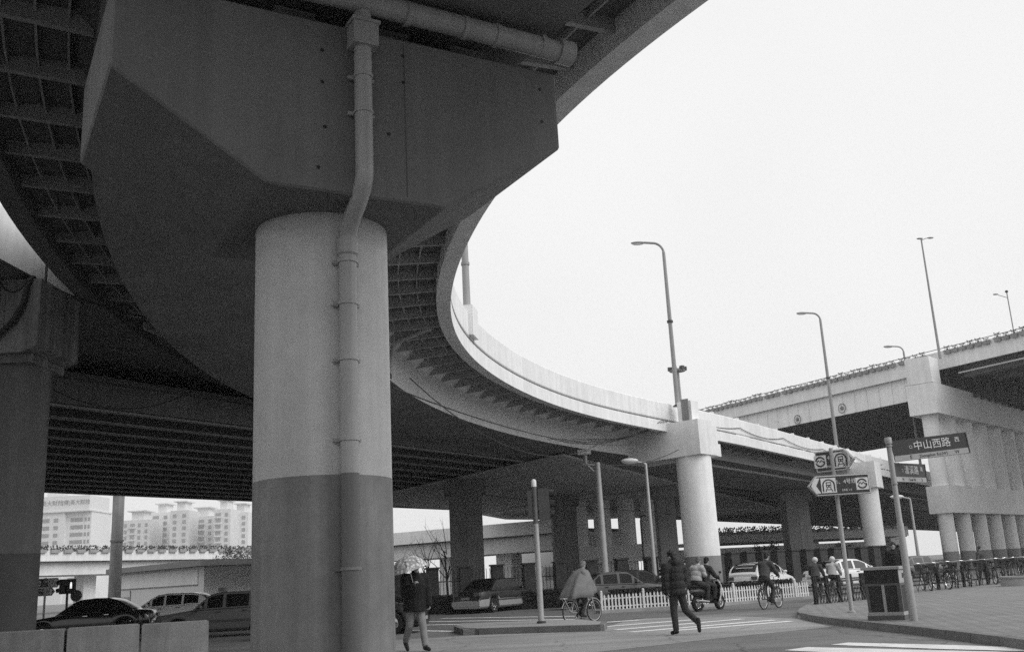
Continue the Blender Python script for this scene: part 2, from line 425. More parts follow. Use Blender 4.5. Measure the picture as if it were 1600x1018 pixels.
def sweep(mb, prof, s0, s1, step=1.0, closed=True, cap=True):
    n = max(1, int(round((s1-s0)/step))); rows = []
    for i in range(n+1):
        s = s0+(s1-s0)*i/n; rows.append([rp(s, o_, z) for (o_, z) in prof])
    o0 = len(mb.v); mb.grid(rows, closed); m = len(prof)
    if cap and closed: mb.f += [[o0+k for k in range(m)], [o0+n*m+k for k in range(m)][::-1]]; mb.mi += [mb.cur]*2
    return mb
WI, WO, BI, BO, HS, HP = 4.188, 4.513, 1.979, 2.666, .87, 1.376
S0, S1 = -56, 130
ramp = thing('curved_ramp', 'curved elevated concrete road ramp sweeping overhead from the big hammerhead pier', 'viaduct', rp(0,0,-7.9)-Vector((0,0,rp(0,0,-7.9).z)))
def rpart(name, mb, m, sm=False, parent=None): return part(name, mb, m, parent or ramp, sm, world=True)
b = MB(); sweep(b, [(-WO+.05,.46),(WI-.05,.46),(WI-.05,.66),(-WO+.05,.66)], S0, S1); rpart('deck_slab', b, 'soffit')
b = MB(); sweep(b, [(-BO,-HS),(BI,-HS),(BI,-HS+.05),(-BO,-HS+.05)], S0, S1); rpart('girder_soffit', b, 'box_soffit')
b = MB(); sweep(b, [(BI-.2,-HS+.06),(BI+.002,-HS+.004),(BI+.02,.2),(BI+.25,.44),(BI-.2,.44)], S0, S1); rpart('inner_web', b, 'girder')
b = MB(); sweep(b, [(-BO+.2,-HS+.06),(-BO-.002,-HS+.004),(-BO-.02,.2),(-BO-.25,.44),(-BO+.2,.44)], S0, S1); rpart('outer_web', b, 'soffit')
b = MB(); sweep(b, [(WI-.36,.02),(WI,0),(WI,.46),(WI-.02,.50),(WI-.05,.50),(WI-.05,.56),(WI-.02,.56),(WI,.60),(WI,HP-.04),(WI-.04,HP),(WI-.26,HP),(WI-.3,.46),(WI-.36,.46)], S0, S1, .5); rpart('inner_parapet', b, 'parapet')
b = MB(); sweep(b, [(-WO,0),(-WO+.36,.02),(-WO+.36,.46),(-WO+.3,.46),(-WO+.26,HP),(-WO,HP)], S0, 24, .5); rpart('outer_parapet', b, 'soffit')  # dark soffit grey paints in shade; the inner parapet stays pale
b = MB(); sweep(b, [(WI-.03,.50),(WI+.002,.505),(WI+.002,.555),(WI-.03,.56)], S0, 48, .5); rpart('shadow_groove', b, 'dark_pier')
for off in (2.45, 2.9, 3.35): b = MB(); sweep(b, [(off-.015,.33),(off+.015,.33),(off+.015,.47),(off-.015,.47)], S0, 60); rpart('stiffener', b, 'rib')
for off in (-3.0, -3.4, -3.8): b = MB(); sweep(b, [(off-.015,.33),(off+.015,.33),(off+.015,.47),(off-.015,.47)], S0, 26); rpart('stiffener', b, 'rib')
# cantilever ribs, one mesh per side, each rib its own object
def rib_mesh(name, x0, x1):
    k = MB(); x0 *= SC; x1 *= SC
    P = [(x0,.16),(x1,.26),(x1,.46),(x0,.46)]
    k.add([(p[0],y,p[1]*SC) for y in (-.055,.055) for p in P], [(0,1,2,3),(7,6,5,4),(0,4,5,1),(1,5,6,2),(2,6,7,3),(3,7,4,0)])
    return k.mesh(name, 'rib')
rm_in, rm_out = rib_mesh('rib', BI+.03, WI-.34), rib_mesh('rib', -BO-.03, -WO+.34)
s = -15.0
while s < 62:
    for me, ok in ((rm_in, True), (rm_out, s < 26)):
        if not ok: continue
        o = link('rib', me, ramp); p = rp(s,0,0); o.location = p-ramp.location; o.rotation_euler = (0,0,heading(s)-math.pi/2)
    s += 1.25 if s < 36 else 1.5
# lamp pedestal on the inner parapet + reflectors
for s_ in (19.6,):
    k = MB(); p = rp(s_, WI-.1, .62); k.obox(p, .9, .55, .95*SC, heading(s_)); rpart('pedestal', k, 'parapet')
for i in range(16):
    p = rp(45.5+i*3.1, WI-.13, HP); k = MB(); k.obox(p, .28, .16, .11, heading(50)); rpart('reflector', k, 'white_plastic')

# ---- column with hammerhead cap, drain pipe (nearest pier)
C1 = Vector((-2.30, 11.70, 0)); A1 = math.atan2(.49, .87)
pier = thing('hammerhead_pier', 'huge round concrete pier with wedge shaped hammerhead cap, nearest the camera', 'pier', C1, A1)
k = MB(); k.lathe([(.80,2.63),(.80,5.70)], 64); part('upper_shaft', k, 'column_paint', pier, True)
k = MB(); k.lathe([(.803,-.1),(.803,2.63),(.80,2.632)], 64); part('painted_base', k, 'base_paint', pier, True)
k = MB(); Y0, Y1 = -1.39, 1.30
pr = [(-1.06,5.68),(1.04,5.68),(2.70,6.72),(2.70,7.77),(-2.70,7.77),(-2.70,6.72)]
k.add([(x,y,z) for y in (Y0,Y1) for (x,z) in pr], [(0,1,2,3,4,5),(11,10,9,8,7,6)]+[(i,6+i,6+(i+1)%6,(i+1)%6) for i in range(6)])
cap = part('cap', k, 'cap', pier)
bm = bmesh.new(); bm.from_mesh(cap.data); bmesh.ops.bevel(bm, geom=bm.edges[:], offset=.025, segments=1, affect='EDGES'); bm.to_mesh(cap.data); bm.free()
for x in (-1.7, -.6, .6, 1.7):
    for y in (-.6, .6): k = MB(); k.box(x-.25,x+.25,y-.25,y+.25,7.765,8.19); part('bearing', k, 'dark_pier', pier)
# formwork tie holes and the construction joint as small real pieces
for (x, z) in ((2.45,7.5),(2.45,7.05),(.55,7.55),(.55,7.2),(.35,6.5),(-.45,7.4),(-.45,7.0),(-.42,6.45),(-.5,5.95)):
    k = MB(); k.lathe([(.0,0),(.022,0),(.022,.012),(0,.012)], 8, (x, Y0-.006, z), 'y'); part('tie_hole', k, 'black_metal', pier)
k = MB(); k.box(.56,.568,Y0-.004,Y0,5.75,7.7); part('casting_joint', k, 'joint_shade', pier)
pipe = thing('drain_pipe', 'grey downpipe with elbow and clamps running down the front of the nearest pier', 'pipe', C1, A1)
def arc_pts(p0, p1, p2, n=6):       # quadratic bend
    p0, p1, p2 = Vector(p0), Vector(p1), Vector(p2)
    return [p0*(1-t)**2+p1*2*t*(1-t)+p2*t*t for t in [i/n for i in range(n+1)]]
ys, yc = Y0-.115, -.80-.115
path = [(0,ys,7.95),(0,ys,7.0),(0,ys,6.0)]+arc_pts((0,ys,5.95),(0,ys,5.76),(0,(ys+yc)/2,5.60),5)+arc_pts((0,(ys+yc)/2-.0,5.60),(0,yc,5.46),(0,yc,5.27),5)[1:]+[(0,yc,4.0),(0,yc,2.63)]
k = MB(); k.tube(path, .102, 20); part('upper_pipe', k, 'pipe', pipe, True)
k = MB(); k.tube([(0,yc,2.63),(0,yc,1.2),(0,yc,-.05)], .104, 20); part('painted_pipe', k, 'pipe_dark', pipe, True)
for (y, z) in ((ys,7.1),(ys,6.65),(yc,5.05),(yc,4.55),(yc,3.9),(yc,3.0),(yc,1.62),(yc,.55)):
    k = MB(); k.lathe([(.104,z-.016),(.116,z-.016),(.116,z+.016),(.104,z+.016)], 20, (0,y,0)); k.box(-.16,.16,y+.06,y+.10,z-.02,z+.02)
    part('clamp', k, 'pipe' if z > 2.6 else 'base_paint', pipe, True)
k = MB(); k.lathe([(.104,5.12),(.122,5.14),(.122,5.32),(.104,5.34)], 20, (0,yc,0)); part('collar', k, 'pipe', pipe, True)
k = MB(); k.box(-.15,.15,ys-.13,ys+.11,7.46,7.76); k.box(-.17,.17,ys-.15,ys+.11,7.74,7.78); part('hopper', k, 'pipe', pipe)
k = MB(); k.tube([(-.9,ys-.05,8.03),(0,ys-.05,8.04),(1.5,ys-.05,8.02),(2.85,ys-.05,8.0)], .135, 18); part('cross_pipe', k, 'pipe', pipe, True)
for x in (.55, 1.3, 1.75, 2.4): k = MB(); k.tube([(x-.03,ys-.05,8.02),(x+.03,ys-.05,8.02)], .15, 18); part('coupling', k, 'pipe', pipe, True)
for x in (2.70,): k = MB(); k.tube([(x-.05,ys-.05,8.01),(x+.16,ys-.05,8.0)], .16, 18); part('coupling', k, 'pipe', pipe, True)

# ---- second and third columns carrying the edge of the joined deck
def round_pier(name, label, c, r, zt, zp, m1, m2, group=None, n=40):
    t = thing(name, label, 'pier', c, 0, group)
    q = MB(); q.lathe([(r,zp),(r,zt)], n); part('upper_shaft', q, m1, t, True)
    q = MB(); q.lathe([(r+.004,-.1),(r+.004,zp),(r,zp+.003)], n); part('painted_base', q, m2, t, True)
    return t
def find_s(pxx, off, dz, lo=36, hi=125):
    best = min(((abs(px(rp(lo+(hi-lo)*i/900., off, dz))[0]-pxx), lo+(hi-lo)*i/900.) for i in range(901))); return best[1]
for (pxx, lab, rr, zb, cw) in ((1084, 'bright round pier with boxy cap at the bend of the ramp, behind the walking man', .90, 6.85, 2.5), (1356, 'slimmer far round pier with boxy cap under the straight deck edge', .78, 6.6, 2.4)):
    s_ = find_s(pxx, WI+.75, -1.6); p = rp(s_, WI+.75, 0); ang = heading(s_)
    t = round_pier('edge_pier', lab, (p.x,p.y,0), rr, zb+.1, 1.95 if pxx < 1200 else 1.5, 'column_far', 'base_far', 'piers under the deck edge')
    t.rotation_euler.z = ang; zt = p.z+.45
    q = MB()           # cap box: long side back under the deck, outer end proud of the fascia
    pr = [(1.25,zt),(-1.25,zt)]
    q.add([(-1.0,-.98,zb+.12),(1.0,-.98,zb+.12),(1.0,3.3,zb-.02),(-1.0,3.3,zb-.02),(-1.0,-.98,zt),(1.0,-.98,zt),(1.0,3.3,zt-.1),(-1.0,3.3,zt-.1)],
          [(3,2,1,0),(4,5,6,7),(0,1,5,4),(1,2,6,5),(2,3,7,6),(3,0,4,7)])
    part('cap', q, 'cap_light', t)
    q = MB(); q.box(-.3,1.4,-.9,.1,zb+.1,zb+.75); part('cap_shoulder', q, 'cap_light', t)
    if pxx < 1200:
        q = MB(); q.obox((-.25,-.1,zt+.004), .8, .8, 1.05); part('lamp_plinth', q, 'cap_light', t)
        q = MB(); q.obox((-.93,-.3,zt+.004), .07, .4, 1.1); part('joint_plate', q, 'dark_pier', t)
    if pxx < 1200: EDGE2 = t; S2 = s_; Z2 = zt
    else: S3 = s_

# ================================================================== the straight viaduct the ramp joins
ZS = 7.35
def ln(a, b_): A, B = atz(*a, ZS), atz(*b_, ZS); return A, (B-A).normalized()
nA, nd = ln((75,625),(400,664)); fA, fd = ln((75,771),(395,781))
d_ = Vector((math.cos(1.0), math.sin(1.0), 0)); nl = Vector((-d_.y, d_.x, 0))
OFF0 = nA.dot(nl); OFF1 = (fA.dot(nl)+atz(395,781,ZS).dot(nl))/2
def vp(t, o_, z): return Vector((d_.x*t+nl.x*o_, d_.y*t+nl.y*o_, z))
T0 = nA.dot(d_)-80; TN = nA.dot(d_)-9; T1 = 330
via = thing('straight_viaduct', 'wide elevated road on parallel beams crossing behind the ramp, dark underneath', 'viaduct', vp(TN, (OFF0+OFF1)/2, 0))
def vbox(name, o0, o1, z0, z1, m, t0=T0, t1=T1):
    k = MB(); P = [vp(t,o_,z) for z in (z0,z1) for (t,o_) in ((t0,o0),(t1,o0),(t1,o1),(t0,o1))]
    k.add(P, [(3,2,1,0),(4,5,6,7),(0,1,5,4),(1,2,6,5),(2,3,7,6),(3,0,4,7)]); return part(name, k, m, via, world=True)
vbox('deck_slab', OFF0+.05, OFF1-.05, ZS+.75, ZS+1.0, 'soffit')
nb = 13
for i in range(nb):
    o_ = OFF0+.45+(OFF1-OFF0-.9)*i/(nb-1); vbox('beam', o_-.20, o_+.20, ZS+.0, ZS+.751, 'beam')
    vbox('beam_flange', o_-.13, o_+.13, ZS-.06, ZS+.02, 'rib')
tj = vp(0,0,0)
vbox('near_fascia', OFF0-.02, OFF0+.10, ZS-.02, ZS+.74, 'fascia_dark', T0, TN+34)
vbox('far_parapet', OFF1-.24, OFF1, ZS+.7, ZS+2.0, 'parapet')
# infill deck between the ramp edge and the beams once the ramp has joined
vbox('joining_slab', OFF0-6.2, OFF0-.1, ZS+.1, ZS+.5, 'soffit', TN+44, T1)
# square piers below it, each with its cap
def sq_pier(label, c, w, dp, rz, zt, m='dark_pier', capw=None, group='dark square piers under the straight viaduct'):
    t = thing('square_pier', label, 'pier', c, rz, group)
    q = MB(); q.box(-w/2,-.012,-dp/2,dp/2,-.1,zt-.9); q.box(.012,w/2,-dp/2,dp/2,-.1,zt-.9); q.box(-.02,.02,-dp/2+.05,dp/2-.05,-.1,zt-.9); part('shaft', q, m, t)
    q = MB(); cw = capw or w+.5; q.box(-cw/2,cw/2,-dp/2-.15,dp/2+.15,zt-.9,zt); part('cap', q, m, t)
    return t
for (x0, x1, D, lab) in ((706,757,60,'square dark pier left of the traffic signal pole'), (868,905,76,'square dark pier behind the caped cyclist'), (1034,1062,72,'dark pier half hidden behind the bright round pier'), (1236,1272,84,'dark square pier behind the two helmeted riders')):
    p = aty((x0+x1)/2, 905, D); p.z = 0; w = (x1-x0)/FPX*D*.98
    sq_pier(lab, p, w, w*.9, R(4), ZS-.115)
# ================================================================== the ramp on the far left with its boxy pier cap
def ribbon(pts, w0, w1, z):      # plan polyline widened to the right (w1) and left (w0)
    out = []
    for i, p in enumerate(pts):
        a = pts[max(0,i-1)]; b_ = pts[min(len(pts)-1,i+1)]; t = (Vector(b_)-Vector(a)).normalized(); n = Vector((t.y,-t.x))
        out.append((Vector(p)-n*w0, Vector(p)+n*w1))
    return out
def bez(P, n=24):
    o = []
    for i in range(n+1):
        t = i/n; a = [Vector(p) for p in P]
        while len(a) > 1: a = [a[k].lerp(a[k+1], t) for k in range(len(a)-1)]
        o.append(a[0])
    return o
lp = [Vector((-11.0,-60)), Vector((-11.0,-30))]+bez([(-11.0,-14),(-11.6,10),(-12.6,26),(-13.0,34),(-6,44),(6,62)])      # its right-hand edge in plan
left = thing('left_ramp', 'pale walled ramp at the left edge behind the cable-hung cap', 'viaduct', (-16,24,0))
def lsweep(name, prof, m):
    rows = []
    for i, p in enumerate(lp):
        a = lp[max(0,i-1)]; b_ = lp[min(len(lp)-1,i+1)]; t = (b_-a).normalized(); n = Vector((t.y,-t.x))
        rows.append([(p.x+n.x*o_, p.y+n.y*o_, z) for (o_, z) in prof])
    k = MB(); k.grid(rows, True); part(name, k, m, left, world=True)
lsweep('deck', [(-8.6,9.0),(-.4,9.0),(-.02,9.15),(-.02,9.5),(-8.6,9.5)], 'soffit')
lsweep('parapet', [(-.25,9.5),(0,9.1),(.0,10.35),(-.22,10.35)], 'parapet')
lsweep('outer_wall', [(-8.8,9.0),(-8.6,9.0),(-8.6,10.35),(-8.8,10.35)], 'parapet')
pl = aty(4, 900, 24.0); pl.z = 0
t = round_pier('box_cap_pier', 'round pier with stained boxy cap at the left edge of the picture', pl, .78, 7.05, 2.55, 'left_pier', 'left_foot')
k = MB(); k.add([(-2.0,-1.1,7.2),(.6,-1.1,7.2),(1.0,-1.1,7.35),(1.0,1.1,7.35),(.6,1.1,7.2),(-2.0,1.1,7.2),(-2.0,-1.1,9.0),(1.0,-1.1,9.0),(1.0,1.1,9.0),(-2.0,1.1,9.0)],
   [(0,1,2,7,6),(5,9,8,3,4),(0,5,4,1),(1,4,3,2),(2,3,8,7),(6,7,8,9),(0,6,9,5)]); part('cap', k, 'stained_cap', t)
k = MB(); k.box(-1.1,.75,-.9,.9,7.0,7.21); part('cap_neck', k, 'stained_cap', t)
k = MB(); k.box(-.02,.02,-1.13,-1.1,7.3,8.95); k.box(.12,.16,-1.13,-1.1,7.3,8.95); part('form_seam', k, 'stained_cap', t)
k = MB(); k.box(-.75,-.25,-1.105,-1.0,7.9,8.6); part('recess', k, 'black_metal', t)
def cable(name, pts, r, label, m='wire', n=5):
    b_ = MB(); b_.tube(pts, r, n); return solo(name, b_, m, label, 'cable', smooth=True)
def sag(a, b_, d, n=14):
    a, b_ = Vector(a), Vector(b_); return [a.lerp(b_, i/n)-Vector((0,0,d*4*(i/n)*(1-i/n))) for i in range(n+1)]
wy = pl.y-1.2
cable('cable_bundle', [(pl.x+.75,wy+.2,9.06),(pl.x+.72,wy,8.9),(pl.x+.66,wy-.02,8.4),(pl.x+.45,wy-.02,7.95),(pl.x+.05,wy-.02,7.55),(pl.x-.5,wy,7.34),(pl.x-1.5,wy,7.40)], .075, 'thick black cable bundle looping down the front of the boxy pier cap')
cable('cable', sag((pl.x+.75,wy+.1,9.0),(pl.x-.1,wy+.1,9.05),-.22), .014, 'thin wire loop standing on top of the boxy pier cap')
cable('cable', sag((pl.x+.70,wy+.1,9.02),(pl.x+.0,wy+.05,8.95),.30), .014, 'thin wire loop hanging over the front of the boxy pier cap')
cable('cable', sag((pl.x+.75,wy+.3,9.05),(pl.x+2.7,wy+3.5,8.75),.15), .02, 'black wire running right from the boxy pier cap')
k = MB(); k.tube([(pl.x+.9,wy+.5,9.0),(pl.x+.9,wy+.5,9.7)], .035, 6); solo('cable_post', k, 'dark_metal', 'short dark post on top of the boxy pier cap', 'post', smooth=True)

# ================================================================== high viaduct on the right (third level)
pc = atz(1490, 891, 0); DV = Vector((math.sin(R(42)), math.cos(R(42)), 0)); DVa = math.atan2(DV.y, DV.x)
zz = lambda y, x=1486: aty(x, y, pc.y).z
zc0, zc1, zu0, zu1, zu2 = zz(801), zz(758), zz(648,1470), zz(601,1470), zz(560,1470)
zpt = zu2+.95
vA, vB = atz(1105, 640, zpt), atz(1600, 516, zpt); vd = (vB-vA).normalized(); vn = Vector((-vd.y, vd.x, 0))    # vn points away from the camera
hv = thing('high_viaduct', 'highest viaduct on the right, pale steel girder with flower boxes along its parapet', 'viaduct', (vA+vB)/2*1.0)
hv.location.z = 0
def hp(t, o_, z): return Vector((vA.x+vd.x*t+vn.x*o_, vA.y+vd.y*t+vn.y*o_, z))
LT = (vB-vA).length
def hbox(name, t0, t1, o0, o1, z0, z1, m):
    k = MB(); k.add([hp(t,o_,z) for z in (z0,z1) for (t,o_) in ((t0,o0),(t1,o0),(t1,o1),(t0,o1))], [(3,2,1,0),(4,5,6,7),(0,1,5,4),(1,2,6,5),(2,3,7,6),(3,0,4,7)])
    return part(name, k, m, hv, world=True)
tp = (pc-vA).dot(vd)
W3 = 34
hbox('parapet', -90, LT+35, 0, .25, zpt-1.65, zpt, 'parapet')
hbox('far_parapet', -90, LT+35, W3-.25, W3, zpt-1.35, zpt, 'parapet')
hbox('deck_slab', -90, LT+35, .25, W3-.25, zpt-1.25, zpt-.95, 'soffit')
hbox('girder', -90, tp-1.0, .5, .62, zpt-3.85, zpt-1.26, 'steel_pale')
for i in range(16): hbox('beam', -90, tp-1.0, 1.9+i*2.0, 2.2+i*2.0, zpt-3.8, zpt-1.26, 'beam')
for i in range(8): hbox('beam', tp+1.0, LT+35, 1.6+i*4.2, 2.6+i*4.2, zpt-2.5, zpt-1.26, 'soffit')
hbox('edge_rail', tp+.9, LT+35, .9, 1.0, zpt-2.2, zpt-2.08, 'parapet')
hbox('handrail', -90, LT+35, -.03, .03, zpt+.22, zpt+.27, 'dark_metal')
tt = tp-3.2
while tt > -18:
    hbox('stiffener', tt-.035, tt+.035, .40, .5, zpt-3.8, zpt-1.66, 'steel_pale'); tt -= 1.55
for (ex, ey) in ((1246,655),(1315.5,637.5)):
    d = ray(ex, ey); o0 = Vector((0,0,H)); nn = vn; tq = (hp(0,.385,0)-o0).dot(nn)/d.dot(nn); c = o0+d*tq
    rad = .50
    e = thing('bridge_emblem', 'round dark emblem on the pale girder, '+('left one' if ex < 1300 else 'right one beside the lamp post'), 'emblem', c, math.atan2(vd.y, vd.x), 'round emblems on the girder')
    k = MB()
    for a_, b_ in ((rad, rad-.07),): 
        ring = [(a_*math.cos(2*math.pi*i/40), -.012, a_*math.sin(2*math.pi*i/40)) for i in range(41)]; ring2 = [(b_*math.cos(2*math.pi*i/40), -.012, b_*math.sin(2*math.pi*i/40)) for i in range(41)]
        k.grid([ring, ring2]); k.grid([[(x,0,z) for x,y,z in ring],ring])
    part('ring', k, 'dark_metal', e)
    k = MB(); k.box(-.05,.05,-.012,0,-.26,.26); k.box(-.18,.18,-.014,0,-.10,-.04); k.box(-.13,.13,-.014,0,.04,.10); k.box(-.21,-.15,-.013,0,-.2,.16); k.box(.15,.21,-.013,0,-.2,.16); part('figure', k, 'dark_metal', e)
# flower boxes
def planter_proto(scale=1.0):
    q = thing('flower_box', 'flower box hung on the parapet of the highest viaduct', 'flower box', (0,0,0), 0, 'flower boxes on the highest viaduct')
    k = MB(); k.add([(-.26,-.14,0),(.26,-.14,0),(.26,.1,0),(-.26,.1,0),(-.32,-.2,.26),(.32,-.2,.26),(.32,.12,.26),(-.32,.12,.26)], [(3,2,1,0),(4,5,6,7),(0,1,5,4),(1,2,6,5),(2,3,7,6),(3,0,4,7)])
    k.box(-.34,.34,-.22,.13,.255,.30); part('box', k, 'planter', q)
    k = MB(); r2 = random.Random(3)
    for i in range(80):
        x, y = r2.gauss(0,.16), r2.gauss(-.03,.08); h = r2.uniform(.05,.36); s_ = r2.uniform(.025,.06); a = r2.uniform(0,6.28)
        k.add([(x-s_*math.cos(a),y-s_*math.sin(a),.25+h),(x+s_*math.cos(a),y+s_*math.sin(a),.25+h+.03),(x,y,.25+h+s_*1.6)], [(0,1,2)])
    for i in range(9):
        x, y = r2.gauss(0,.15), r2.gauss(-.03,.05); k.tube([(x*.6,y,.2),(x*1.1,y,.5+r2.uniform(0,.15))], .006, 3)
    part('plants', k, 'leaf_dark', q); return q
pp = planter_proto(); used = False
va = math.atan2(vd.y, vd.x); tt = -4.0
while tt < LT+3:
    if abs(tt-tp) > .8:
        o = pp if not used else copy_tree(pp); used = True
        place(o, hp(tt, -.14, zpt-.42+rnd.uniform(-.02,.02)), va+rnd.uniform(-.03,.03)); o.scale = (1,1,rnd.uniform(.85,1.25))
    tt += .80+(.0 if rnd.random() < .9 else .3)
# stacked pier of round columns
hpier = thing('stacked_pier', 'two-storey pier of round columns and beams at the right edge', 'pier', pc, DVa)
RC = .66
for i in range(7):
    x = i*4.3
    k = MB(); k.lathe([(RC,1.62),(RC,zc0+.02)], 36, (x,0,0)); c_ = part('lower_column', k, 'column_far', hpier, True)
    k = MB(); k.lathe([(RC+.004,-.05),(RC+.004,1.62)], 36, (x,0,0)); b2 = link('painted_foot', k.mesh('painted_foot','base_far',True), c_)
    k = MB(); k.lathe([(.70,zc1-.01),(.70,zu0+.02)], 36, (x,0,0)); part('upper_column', k, 'column_far', hpier, True)
k = MB(); k.box(-.85,32,-1.0,1.0,zc0,zc1); part('lower_beam', k, 'cap_light', hpier)
k = MB(); k.box(-1.35,32,-1.25,1.25,zu0,zu1); part('upper_beam', k, 'cap_light', hpier)
k = MB(); k.box(-1.2,1.0,-1.1,1.1,zu1+.05,zu2); part('end_block', k, 'cap_light', hpier)
k = MB(); k.box(-1.30,31,-1.2,1.2,zu1,zu1+.05); part('joint_line', k, 'dark_pier', hpier)

# ================================================================== far flyovers and piers under the decks
def flyover(label, a, b_, z0, z1, depth, planters=True, piers=(), gcount='far flyover'):
    a, b_ = Vector(a), Vector(b_); t = (b_-a).normalized(); n = Vector((-t.y, t.x, 0))
    if n.y < 0: n = -n
    L = (b_-a).length; ang = math.atan2(t.y, t.x)
    f = thing('far_flyover', label, 'viaduct', (a.x, a.y, 0), ang)
    sg = 1
    k = MB(); k.box(0,L,0,.3,z1-1.2,z1); part('parapet', k, 'parapet', f)
    k = MB(); k.box(0,L,.3,depth,z1-1.3,z1-1.0); part('deck_slab', k, 'soffit', f)
    k = MB(); k.box(0,L,.9,depth-.9,z0,z1-1.3); part('girder', k, 'girder', f)
    for x in piers:
        k = MB(); k.box(x-.9,x+.9,depth/2-.9,depth/2+.9,-.1,z0); part('pier_shaft', k, 'column_far', f)
    if planters:
        x = .8
        while x < L-1:
            k = MB(); k.box(x-.55,x+.55,-.28,.02,z1-.28,z1+.1); q = part('flower_box', k, 'planter', f)
            k = MB(); r2 = rnd
            for i in range(46):
                px_, pz = x+r2.gauss(0,.5), z1-.1+r2.uniform(0,.6); s_ = .15
                k.add([(px_-s_,-.14,pz),(px_+s_,-.1,pz+.03),(px_,-.13,pz+s_*1.3)], [(0,1,2)])
            link('plants', k.mesh('plants','leaf_dark'), q)['kind'] = 'stuff'
            x += 1.75
    return f
flyover('distant flyover with flower boxes seen through the left opening', aty(20,858,120)*Vector((1,1,0)) if False else Vector((aty(10,860,112).x,112,0)), Vector((aty(430,876,150).x,150,0)), 4.3, aty(150,859,122).z, 9, True, (14,38))
flyover('distant flyover with flower boxes seen right of the bright round pier', Vector((aty(1090,830,118).x,118,0)), Vector((aty(1420,836,132).x,132,0)), 3.9, aty(1200,829,122).z, 9, True, (20,34))
flyover('lower distant flyover below the one with flower boxes', Vector((aty(1080,850,90).x,104,0)), Vector((aty(1420,852,100).x,112,0)), 2.3, aty(1200,852,106).z, 6, False, (12,24))
flyover('distant sloping deck behind the umbrella walker', Vector((aty(560,800,105).x,105,0)), Vector((aty(905,826,96).x,90,0)), 3.6, 6.3, 8, False, (9,16))
# flat board-marked deck behind the square pier
k = MB(); zb = 7.18
pl_ = [atz(*p, zb) for p in [(560,782),(700,751),(800,729),(880,712),(1240,800),(1080,806),(1000,808),(900,812),(790,811),(700,795),(600,789)]]
bd = thing('flat_deck', 'flat board-marked deck behind the square pier and the signal pole', 'viaduct', (pl_[2].x, pl_[2].y+20, 0))
k.prism([(p.x,p.y) for p in pl_], zb, zb+.12); part('soffit', k, 'soffit_boards', bd, world=True)
for (x0, x1, yb, lab) in ((620,654,900,'pale round column behind the umbrella'),(797,826,905,'pale round column between the railing posts'),(664,682,897,'thin dark column behind the railings')):
    D = FPX*1.45/(yb-(900-.0524*((x0+x1)/2-800))) ; p = aty((x0+x1)/2, yb, D); p.z = 0
    round_pier('round_pier', lab, p, (x1-x0)/FPX*D/2, zb, 1.6, 'column_far' if x0 != 664 else 'dark_pier', 'base_far')
dp = aty(965, 880, 84); dp.z = 0
ds = thing('stacked_pier', 'distant two-storey pier of round columns behind the lamp pole', 'pier', dp, R(-4))
for x in (-2.9,-1.0,1.0,2.9):
    k = MB(); k.lathe([(.72,3.4),(.72,zb)], 24, (x,0,0)); part('upper_column', k, 'column_far', ds, True)
    k = MB(); k.lathe([(.72,-.1),(.72,2.2)], 24, (x,0,0)); part('lower_column', k, 'column_far', ds, True)
k = MB(); k.box(-3.7,3.7,-.9,.9,2.15,3.5); part('beam', k, 'cap_light', ds)
wb_ = aty(846, 860, 115); wb_.z = 0
b1 = thing('shop_building', 'small bright building behind the railings, dark lettering on its wall', 'building', wb_)
k = MB(); k.box(-2.6,2.6,0,6,0,4.6); part('wall', k, 'hoarding', b1)
k = MB(); k.box(-2.8,2.8,-.2,6.2,4.6,4.8); part('roof', k, 'roof_sheet', b1)
k = MB(); k.box(-2.2,-.9,-.03,.0,.2,2.3); part('door', k, 'tower_win', b1)
k = MB(); k.box(.2,2.2,-.03,.0,.9,2.3); part('window', k, 'tower_win', b1)

# ================================================================== seen through the left opening: towers, hall, mast
def tower(name, label, x0, x1, ytop, D, depth, floors, cols, wm, base_off=0):
    p0 = aty(x0, 930, D); p1 = aty(x1, 930, D); w = p1.x-p0.x; zt = aty((x0+x1)/2, ytop, D).z
    t = thing(name, label, 'building', ((p0.x+p1.x)/2, D, 0)); return t, w, zt
t, w, zt = tower('office_tower', 'pale office tower with rooftop lettering at far left', 52, 134, 800, 380, 20, 8, 8, 'tower_wall')
k = MB(); k.box(-w/2,w*.02,-.0,20,0,zt); k.add([(-w/2,0,0),(-w/2,0,zt)], []); k.box(w*.02+.01,w/2,1.5,20,0,zt); part('wall', k, 'tower_wall', t)
k = MB(); k.box(-w/2+.5,w/2-.2,-.4,18,zt+.4,zt+6.0); part('roof_screen', k, 'tower_wall', t)
k = MB(); k.box(-w/2-.3,w/2+.3,-.8,20,zt,zt+.5); part('cornice', k, 'tower_wall2', t)
k = MB(); k.box(-w/2+1,-w/2+9,4,14,zt+6,zt+10); part('lift_house', k, 'tower_wall', t)
for (bd_, x, sx) in ((')英大财险', -w*.25, 1.0), ('(傳)英大财险', w*.23, .9)):
    q = text_mesh(bd_, 2.1, .05, 'CENTER', sx); q = stand_text(q, x, zt+3.4, -.46); part('lettering', q, 'tower_win', t)
wm = MB(); wm.box(-.5,.5,-.12,0,-.5,.5); wme = wm.mesh('window','tower_win')
for f in range(9):
    z = zt-2.9-f*2.75
    for (x, ww) in ((-w*.34,w*.13),(-w*.15,w*.08),(w*.22,w*.24),(w*.39,w*.035),(w*.455,w*.035)):
        o = link('window', wme, t); o.location = (x, -.02 if x < w*.02 else 1.48, z); o.scale = (ww,1,1.35)
ap = [(186,230,812,500),(232,262,800,520),(262,292,797,495),(292,332,806,510),(332,358,795,490),(358,386,800,505)]
